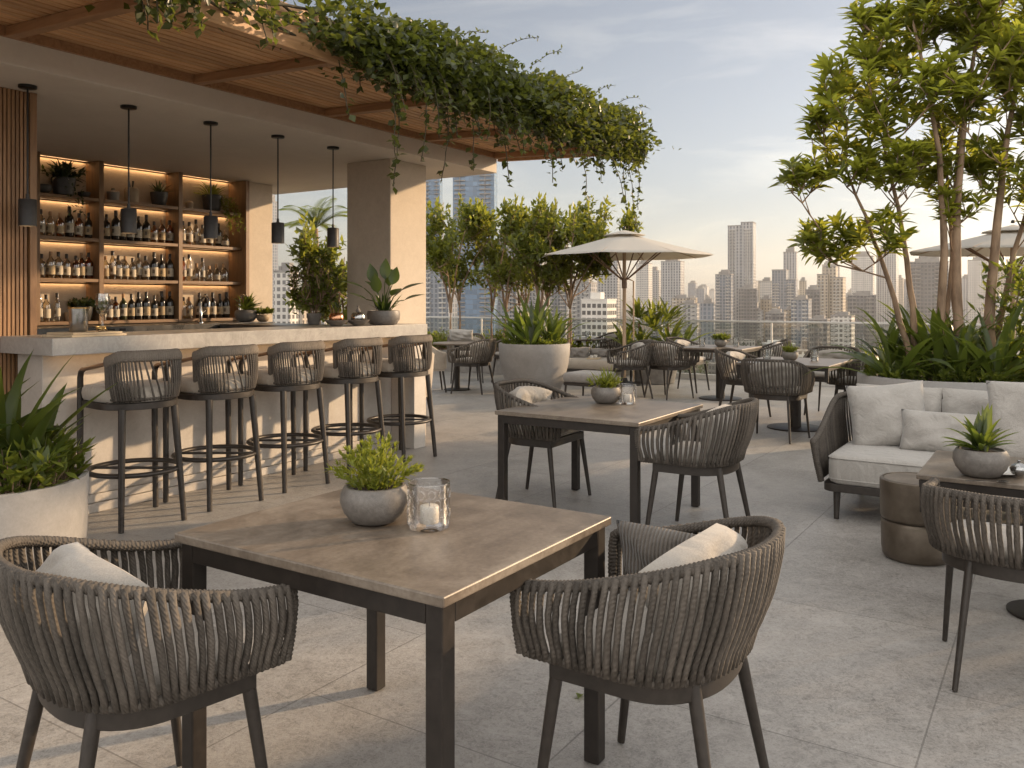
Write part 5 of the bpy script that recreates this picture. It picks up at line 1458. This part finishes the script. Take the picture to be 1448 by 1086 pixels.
# plants and jars on the highest shelf
def shelf_plant(label, x_, z, s, kind, mat, seed):
    r = random.Random(seed); t = thing('shelf_plant', label, 'potted plant', (x_, 3.0, z+.001), 0)
    MB().lathe([(.06*s,.001),(.075*s,.01),(.095*s,.13*s),(.095*s,.15*s),(.085*s,.15*s),(.08*s,.13*s),(0,.125*s)], 28).build('pot', M[mat], t, 50)
    m = MB()
    if kind == 'fern':
        fan(m, (0,0,.12*s), r, 44, .21*s, .03*s, (.2,1.4), (.6,1.7), 6, .03)
        for k in range(20): shrubby(m, None, (r.uniform(-.06,.06)*s, r.uniform(-.05,.05)*s, .12*s), r, .09*s, .16*s, 2, .05*s, .025*s)
        for q in range(5):
            p = Vector((r.uniform(-.05,.1)*s, -.085*s, .12*s))
            for k in range(12):
                p += Vector((r.uniform(-.008,.01), -.004, -.016))*s*1.4; m.leafs(p, rv(r), Vector((0,0,1)), .035*s, .02*s)
    elif kind == 'spiky':
        fan(m, (0,0,.12*s), r, 34, .17*s, .03*s, (.4,1.45), (.2,.9), 6, .03)
    elif kind == 'bush':
        for k in range(26): shrubby(m, None, (r.uniform(-.07,.07)*s, r.uniform(-.06,.06)*s, .12*s), r, .08*s, .11*s, 4, .045*s, .022*s)
    elif kind == 'trail':
        fan(m, (0,0,.12*s), r, 40, .20*s, .028*s, (.3,1.4), (.6,1.6), 6, .04)
        for q in range(12):
            p = Vector((r.uniform(.0,.16)*s, -.10*s+r.uniform(-.03,.03)*s, .13*s))
            for k in range(int(r.uniform(8,24))):
                p += Vector((r.uniform(-.004,.012), r.uniform(-.006,.002), -.014))*s*1.2; 
                for j in range(2): m.leafs(p, rv(r)+Vector((.2,-.3,0)), Vector((0,0,1)), .042*s, .016*s)
    m.build('foliage', M['lf_dark' if kind != 'trail' else 'lf_bush'], t, 180)
shelf_plant('large dark fern in black pot on the highest shelf, left bay', sx(90), 2.42, 1.15, 'fern', 'darkpot', 1)
shelf_plant('spiky plant in dark pot on the highest shelf, middle bay', sx(225), 2.42, .95, 'spiky', 'darkpot', 2)
shelf_plant('large trailing plant spilling over the right end of the highest shelf', sx(300), 2.42, 1.2, 'trail', 'darkpot', 3)
shelf_plant('dark bowl of low green herbs on the lowest shelf, left bay', sx(118), 1.205, .95, 'bush', 'darkpot', 4)
def jar(label, x_, z, prof, mat, sticks=0):
    t = thing('jar', label, 'jar', (x_, 3.0, z+.001), 0); MB().lathe(prof, 28).build('body', M[mat], t, 50)
    if sticks:
        for k in range(sticks):
            MB().tube([(.02*(k-.5),0,prof[-1][1]-.02),(.05*(k-.5),.01,prof[-1][1]+.07)], [.005,.012], 8).build('stopper', M['darkpot'], t, 60)
jar('low dark bowl left of the fern on the highest shelf', sx(60), 2.42, [(0,.001),(.04,.001),(.08,.04),(.085,.07),(.078,.085),(.07,.08),(0,.07)], 'darkpot')
jar('small dark bowl right of the fern on the highest shelf', sx(119), 2.42, [(0,.001),(.03,.001),(.055,.03),(.06,.055),(.05,.06),(0,.045)], 'darkpot')
jar('grey stoneware jar on the highest shelf, middle bay', sx(160), 2.42, [(0,.001),(.05,.001),(.056,.01),(.062,.09),(.05,.10),(.02,.105),(.016,.13),(0,.132)], 'greypot')
jar('tan stoneware jar with two stoppers on the highest shelf', sx(186), 2.42, [(0,.001),(.065,.001),(.07,.01),(.074,.13),(.06,.155),(.03,.16),(0,.16)], 'jar', 2)
jar('small beige jar on the highest shelf beside the trailing plant', sx(268), 2.42, [(0,.001),(.04,.001),(.045,.06),(.03,.085),(0,.09)], 'jar')
jar('small stoneware pot beside the herb bowl on the lowest shelf', sx(100), 1.205, [(0,.001),(.04,.001),(.055,.05),(.05,.09),(.04,.09),(0,.07)], 'jar')

# the one fallen leaf under the near right chair
p = px(818, 991, 0); m = MB(); m.leaf(Vector((0,0,.006)), Vector((1,.3,.12)), Vector((0,0,1)), .055, .03, .4, .3)
m.tube([(0,0,.006),(-.02,.004,.012)], .0012, 4)
tag(m.build('fallen_leaf', M['lf_bush'], None, 180, loc=(p.x,p.y,.002)), 'single small fallen leaf lying on the floor under the near right chair', 'leaf')
# ------------------------------------------------------------------ city below and beyond
GZ = -46.0
o = MB().add([(-9000,-14000,GZ),(22000,-14000,GZ),(22000,16000,GZ),(-9000,16000,GZ)], [(0,1,2,3)]).build('ground', pm('city_ground', (.035,.034,.028),(.11,.10,.085), .02, .9, 0, detail=9)); tag(o, kind='structure')
FM = {
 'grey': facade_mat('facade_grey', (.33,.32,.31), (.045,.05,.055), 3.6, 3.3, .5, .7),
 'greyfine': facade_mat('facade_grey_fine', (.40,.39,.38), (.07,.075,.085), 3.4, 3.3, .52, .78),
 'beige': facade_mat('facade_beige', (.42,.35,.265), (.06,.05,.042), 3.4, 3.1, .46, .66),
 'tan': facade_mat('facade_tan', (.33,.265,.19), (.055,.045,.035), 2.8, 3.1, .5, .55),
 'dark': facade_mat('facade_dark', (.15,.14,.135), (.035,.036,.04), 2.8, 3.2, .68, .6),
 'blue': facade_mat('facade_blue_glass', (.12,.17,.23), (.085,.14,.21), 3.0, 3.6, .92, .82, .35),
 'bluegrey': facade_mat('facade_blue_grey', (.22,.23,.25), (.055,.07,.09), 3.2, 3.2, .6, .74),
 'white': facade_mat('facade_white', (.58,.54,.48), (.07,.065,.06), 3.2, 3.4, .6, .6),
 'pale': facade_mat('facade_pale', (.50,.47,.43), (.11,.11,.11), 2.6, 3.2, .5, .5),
}
RM = pm('flat_roof', (.16,.15,.14), (.28,.26,.24), .3, .9, 0)
TR = pm('terracotta_roof', (.16,.08,.05), (.26,.14,.09), .5, .9, 0)
def tower(x0, x1, ytop, d, sty, label, yaw=None, dep=.8, crown=1, fins=0, steps=None, name='tower_block', cat='building', group=None):
    # frontage chosen so that both visible walls span the given width
    W = (x1-x0)/FPX*d; X = ((x0+x1)/2-CX)/FPX*d; H = CAM.z + (HOR-ytop)/FPX*d - GZ
    r = random.Random(int(x0*7+ytop*13+d)); yaw = -radians(r.uniform(18,34)) if yaw is None else -radians(yaw)
    w_ = W/(cos(yaw)+dep*abs(sin(yaw))); dp = w_*dep
    c_ = cw(X, d+dp*.5)
    rz = atan2(UR.y, UR.x)+yaw
    t = thing(name, label, cat, (c_.x, c_.y, GZ), rz, group)
    mat = FM[sty]; m = MB(); rf = MB()
    ch = min(7, H*.06) if crown else 0
    def blk(cx, cy, ww, dd, z0, z1):
        m.cbox((cx,cy,z0), ww, dd, z1-z0)
        rf.cbox((cx,cy,z1+.05), ww+.5, dd+.5, .9)
    if steps:
        for (fx, fy, fw, fd, fh) in steps: blk(fx*w_, fy*dp, fw*w_, fd*dp, 0, H*fh)
    else: blk(0, 0, w_, dp, 0, H-ch-1)
    m.build('walls', mat, t)
    if crown: rf.cbox((w_*.05, dp*.05, H-ch-.0), w_*.5, dp*.5, ch)
    if crown: rf.cbox((-w_*.25, -dp*.2, H-ch), w_*.15, dp*.2, ch*.55)
    rf.build('roof', RM, t)
    if fins:
        f = MB()
        for k in range(fins):
            xx = -w_/2+w_*(k+.5)/fins; f.box(xx-.25, xx+.25, -dp/2-.7, -dp/2-.02, 2, H-ch-1.5)
        f.build('facade_fins', RM, t)
    if fins < 0 or (not fins and d < 1000 and W > 12):
        b = MB(); b2 = MB(); z = 5.0
        while z < (H*(min(s[4] for s in steps) if steps else 1)-ch-2):
            bx = w_*.5 if not steps else w_*.5
            b.box(-.46*w_, -.2*w_, -dp/2-1.0, -dp/2-.02, z, z+.9); b2.box(.15*w_, .42*w_, -dp/2-1.0, -dp/2-.02, z, z+.9)
            z += 3.3
        b.box(-.34*w_, -.32*w_, -dp/2-.6, -dp/2-.03, 5, z-3.3); b2.box(.27*w_, .29*w_, -dp/2-.6, -dp/2-.03, 5, z-3.3)
        for bb in (b, b2): bb.build('balcony_stack', FM['pale'] if sty not in ('dark','blue') else RM, t)
    return t
G2 = 'skyline towers'
tower(1031, 1074, 315, 900, 'greyfine', 'tallest twin slab skyscraper on the skyline', 24, .75, 0, 0, steps=[(-.22,.0,.56,.9,.975),(.26,.02,.48,1.0,1.0)])
tower(1013, 1041, 381, 880, 'bluegrey', 'grey glazed mid tower at the left foot of the tallest skyscraper')
tower(1046, 1075, 402, 800, 'dark', 'dark slab tower standing before the right half of the tallest skyscraper')
tower(1076, 1096, 392, 1100, 'pale', 'pale slim tower right behind the tallest skyscraper')
tower(1109, 1131, 348, 1050, 'greyfine', 'slim grey tower rising behind the stepped grey tower')
tower(1094, 1134, 382, 960, 'bluegrey', 'stepped grey tower block in front of the slim grey tower', None, .8, 0, steps=[(-.2,0,.6,1,1.0),(.3,0,.4,.9,.86)])
tower(1131, 1142, 392, 1200, 'beige', 'narrow beige tower peeking out right of the stepped grey tower')
tower(1157, 1204, 377, 820, 'beige', 'stepped beige apartment tower with square crown', None, .85, 0, steps=[(0,.05,.45,.7,1.0),(-.25,0,.4,.9,.90),(.3,0,.4,.95,.86)])
tower(1140, 1164, 403, 760, 'dark', 'dark tower at the left foot of the stepped beige apartments')
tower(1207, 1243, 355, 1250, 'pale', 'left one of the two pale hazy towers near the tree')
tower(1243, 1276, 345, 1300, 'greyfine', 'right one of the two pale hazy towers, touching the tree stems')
tower(1202, 1248, 411, 700, 'dark', 'broad dark apartment block with sunlit right edge below the two pale towers')
tower(1290, 1352, 361, 720, 'dark', 'dark glazed tower seen between the tree stems')
tower(1285, 1300, 392, 1500, 'pale', 'slim hazy tower left of the dark tower between the stems')
tower(1374, 1416, 360, 1100, 'pale', 'pale tower behind the right hand tree stems')
tower(1414, 1470, 366, 1000, 'beige', 'beige gridded tower cut by the right edge of the picture')
tower(1415, 1470, 412, 640, 'white', 'white gridded block low at the right edge of the picture')
tower(936, 971, 362, 1050, 'greyfine', 'grey tower right of the umbrella pole under the canopy')
tower(900, 924, 366, 1200, 'pale', 'pale slim tower seen just right of the umbrella pole')
tower(845, 880, 350, 1000, 'grey', 'grey tower seen left of the umbrella pole')
tower(918, 934, 398, 1800, 'pale', 'small faint tower between two grey towers under the umbrella')
tower(987, 1004, 402, 2200, 'pale', 'small faint tower with pointed cap left of the tallest skyscraper')
tower(1003, 1013, 408, 2300, 'pale', 'tiny faint tower beside the faint pointed one')
tower(970, 988, 418, 1500, 'tan', 'small tan block left of the faint pointed tower')
tower(962, 992, 424, 700, 'grey', 'low grey block right of the palm planter')
tower(992, 1014, 422, 640, 'bluegrey', 'low bluish block at the foot of the grey glazed mid tower')
tower(1084, 1116, 437, 620, 'dark', 'low dark block under the stepped grey tower')
tower(1146, 1178, 446, 560, 'dark', 'low dark block below the handrail beneath the beige stepped tower')
tower(1178, 1214, 441, 600, 'white', 'low white block crossing the handrail below the beige stepped tower')
rr_ = random.Random(91)
for k in range(46):
    x_ = rr_.uniform(596, 1470); w__ = rr_.uniform(9, 24); y_ = rr_.uniform(384, 417); d_ = rr_.uniform(1500, 2600)
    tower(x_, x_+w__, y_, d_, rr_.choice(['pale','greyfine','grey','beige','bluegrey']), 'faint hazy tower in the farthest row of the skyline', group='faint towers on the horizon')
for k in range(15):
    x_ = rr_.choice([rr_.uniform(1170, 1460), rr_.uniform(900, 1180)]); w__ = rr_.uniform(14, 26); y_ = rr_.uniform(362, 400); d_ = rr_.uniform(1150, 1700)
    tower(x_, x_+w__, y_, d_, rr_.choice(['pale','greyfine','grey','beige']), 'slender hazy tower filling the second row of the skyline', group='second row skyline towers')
for k in range(26):
    x_ = rr_.uniform(820, 1470); w__ = rr_.uniform(16, 34); y_ = rr_.uniform(416, 447); d_ = rr_.uniform(680, 1150)
    tower(x_, x_+w__, y_, d_, rr_.choice(['tan','grey','beige','dark','bluegrey','pale']), 'mid height block standing between the skyline towers and the low roofs', group='mid height blocks of the city')
# blue glass towers right of the pillar
tower(640, 703, 222, 620, 'blue', 'broad blue glass skyscraper right of the plaster pillar', 8, .5, 0)
tower(600, 625, 236, 700, 'blue', 'narrow pale blue glass tower touching the pillar edge', 12, .6, 0)
tower(612, 627, 274, 720, 'grey', 'slim grey tower between the two blue glass towers')
tower(598, 646, 372, 560, 'bluegrey', 'blue grey apartment block behind the small tree by the pillar', None, .6)
tower(645, 690, 352, 640, 'grey', 'grey apartment tower behind the second small tree')
tower(686, 742, 330, 700, 'bluegrey', 'wide blue grey tower behind the middle small trees')
tower(740, 778, 356, 680, 'grey', 'grey tower behind the fourth small tree')
tower(775, 812, 340, 760, 'bluegrey', 'blue grey tower behind the tree left of the umbrella')
tower(808, 846, 392, 660, 'grey', 'lower grey block left of the umbrella pole')
# left, through the opening of the bar
tower(386, 418, 371, 420, 'white', 'white balconied apartment block seen through the bar opening', 20, .8)
tower(414, 433, 416, 460, 'beige', 'small beige block right of the white apartments in the bar opening')
tower(372, 391, 275, 900, 'bluegrey', 'tall dark tower just showing right of the wall pier')
tower(433, 470, 446, 700, 'pale', 'low pale block behind the leafy plant in the bar opening')
tower(462, 500, 438, 900, 'grey', 'low grey block beside the pillar in the bar opening')
# white office block with real window openings, left of the umbrella pole
def office():
    d = 400; W = 49/FPX*d; t = thing('office_block', 'white low office block with a grid of square windows left of the umbrella', 'building', cw((847-CX)/FPX*d, d, GZ), atan2(UR.y,UR.x)+radians(-30))
    H = CAM.z+(HOR-424)/FPX*d-GZ; w_ = W/1.25; dp = w_*.85
    wm_ = pm('office_render', (.55,.51,.45), (.64,.60,.54), .4, .85, 0); gm = pm('office_glass', (.035,.033,.03), (.07,.065,.06), .3, .2, 0)
    MB().cbox((0,0,0), w_, dp, H).build('walls', wm_, t)
    rf = MB(); rf.cbox((0,0,H+.02), w_+.4, dp+.4, .5); rf.cbox((-w_*.1,dp*.1,H+.52), w_*.4, dp*.4, 3.0); rf.build('roof', wm_, t)
    nf = int(H/3.3)
    for f in range(4, nf):
        for side in (0, 1):
            n = 5
            for k in range(n):
                m = MB(); u_ = (k+.5)/n-.5; z = f*3.3+.5
                if side == 0: m.box(u_*w_-w_*.07, u_*w_+w_*.07, -dp/2-.08, -dp/2-.01, z, z+1.9)
                else: m.box(w_/2+.01, w_/2+.08, u_*dp-dp*.07, u_*dp+dp*.07, z, z+1.9)
                m.build('window', gm, t)
office()
# low roofs between the towers and the terrace
r = random.Random(2024); placed = []
cols = [('low pale flat roofed block among the roofs below the balustrade','pale'),('low beige flat roofed block among the roofs below the balustrade','beige'),('low grey flat roofed block among the roofs below the balustrade','grey'),
        ('low dark block among the roofs below the balustrade','dark'),('low tan block with terracotta roof below the balustrade','tan'),('low white block among the roofs below the balustrade','white')]
n = 0; tries = 0
while n < 150 and tries < 6000:
    tries += 1
    d = 260 + 1150*r.random()**1.3; X = d*r.uniform(-.34, .62)
    if abs(X/d+.0) < 0: continue
    w_ = r.uniform(10,26); h_ = r.choice([6,8,9,11,13,15,18,22]) if d < 520 else r.choice([6,7,8,9,11,13,16])
    if any((X-a)**2+(d-b)**2 < ((w_+c)*.62)**2 for a, b, c in placed): continue
    placed.append((X, d, w_)); lab, sty = r.choice(cols); dp = w_*r.uniform(.6,1.3); c_ = cw(X, d, GZ)
    t = thing('low_building', lab, 'building', c_, atan2(UR.y,UR.x)+radians(r.choice([-14,24,24,24,50])), 'low buildings below the terrace')
    MB().cbox((0,0,0), w_, dp, h_).build('walls', FM[sty], t)
    rf = MB(); rf.cbox((0,0,h_+.02), w_+.5, dp+.5, .5)
    for q in range(r.randint(1,3)): rf.cbox((r.uniform(-.3,.3)*w_, r.uniform(-.3,.3)*dp, h_+.52), r.uniform(2,5), r.uniform(2,4), r.uniform(1,2.6))
    rf.build('roof', TR if sty == 'tan' else RM, t); n += 1
# long pale shed roof
c_ = cw((1101-CX)/FPX*520, 520, GZ); t = thing('long_shed', 'long pale low building with white roof below the handrail', 'building', c_, atan2(UR.y,UR.x)+radians(4))
MB().cbox((0,0,0), 17, 9, 20).build('walls', FM['pale'], t); MB().cbox((0,0,20.02), 17.6, 9.6, .6).cbox((0,0,20.7), 12, 6, 1.6).build('roof', pm('white_roof', (.62,.6,.56),(.7,.68,.64), .2, .8, 0), t)
# street trees of the city: one far mass
m = MB()
for k in range(1500):
    d = 240+900*r.random(); X = d*r.uniform(-.34,.62)
    if any((X-a)**2+(d-b)**2 < (c*.75)**2 for a, b, c in placed): continue
    c_ = cw(X, d, GZ+r.uniform(3.5,7)); s_ = r.uniform(2.5,5)
    for j in range(26):
        q = rv(r); p = c_+Vector((q.x*s_, q.y*s_, q.z*s_*.75)); m.leafs(p, rv(r), Vector((0,0,1))+rv(r,.9), s_*.75, s_*.55)
tag(m.build('city_tree_canopy', M['lf_dark'], None, 180), kind='stuff')

# evening haze over the city
HZ = NT('haze_air'); pv = HZ.n('ShaderNodeVolumePrincipled'); pv.inputs['Density'].default_value = HAZE; pv.inputs['Color'].default_value = (.92,.90,.88,1); pv.inputs['Anisotropy'].default_value = .35
HZ.l(pv.outputs[0], HZ.out.inputs['Volume'])
if HAZE > 0:
    o = MB().box(-40, 3300, -2600, 2200, GZ-1, 175).build('haze', HZ.m); tag(o, kind='stuff')
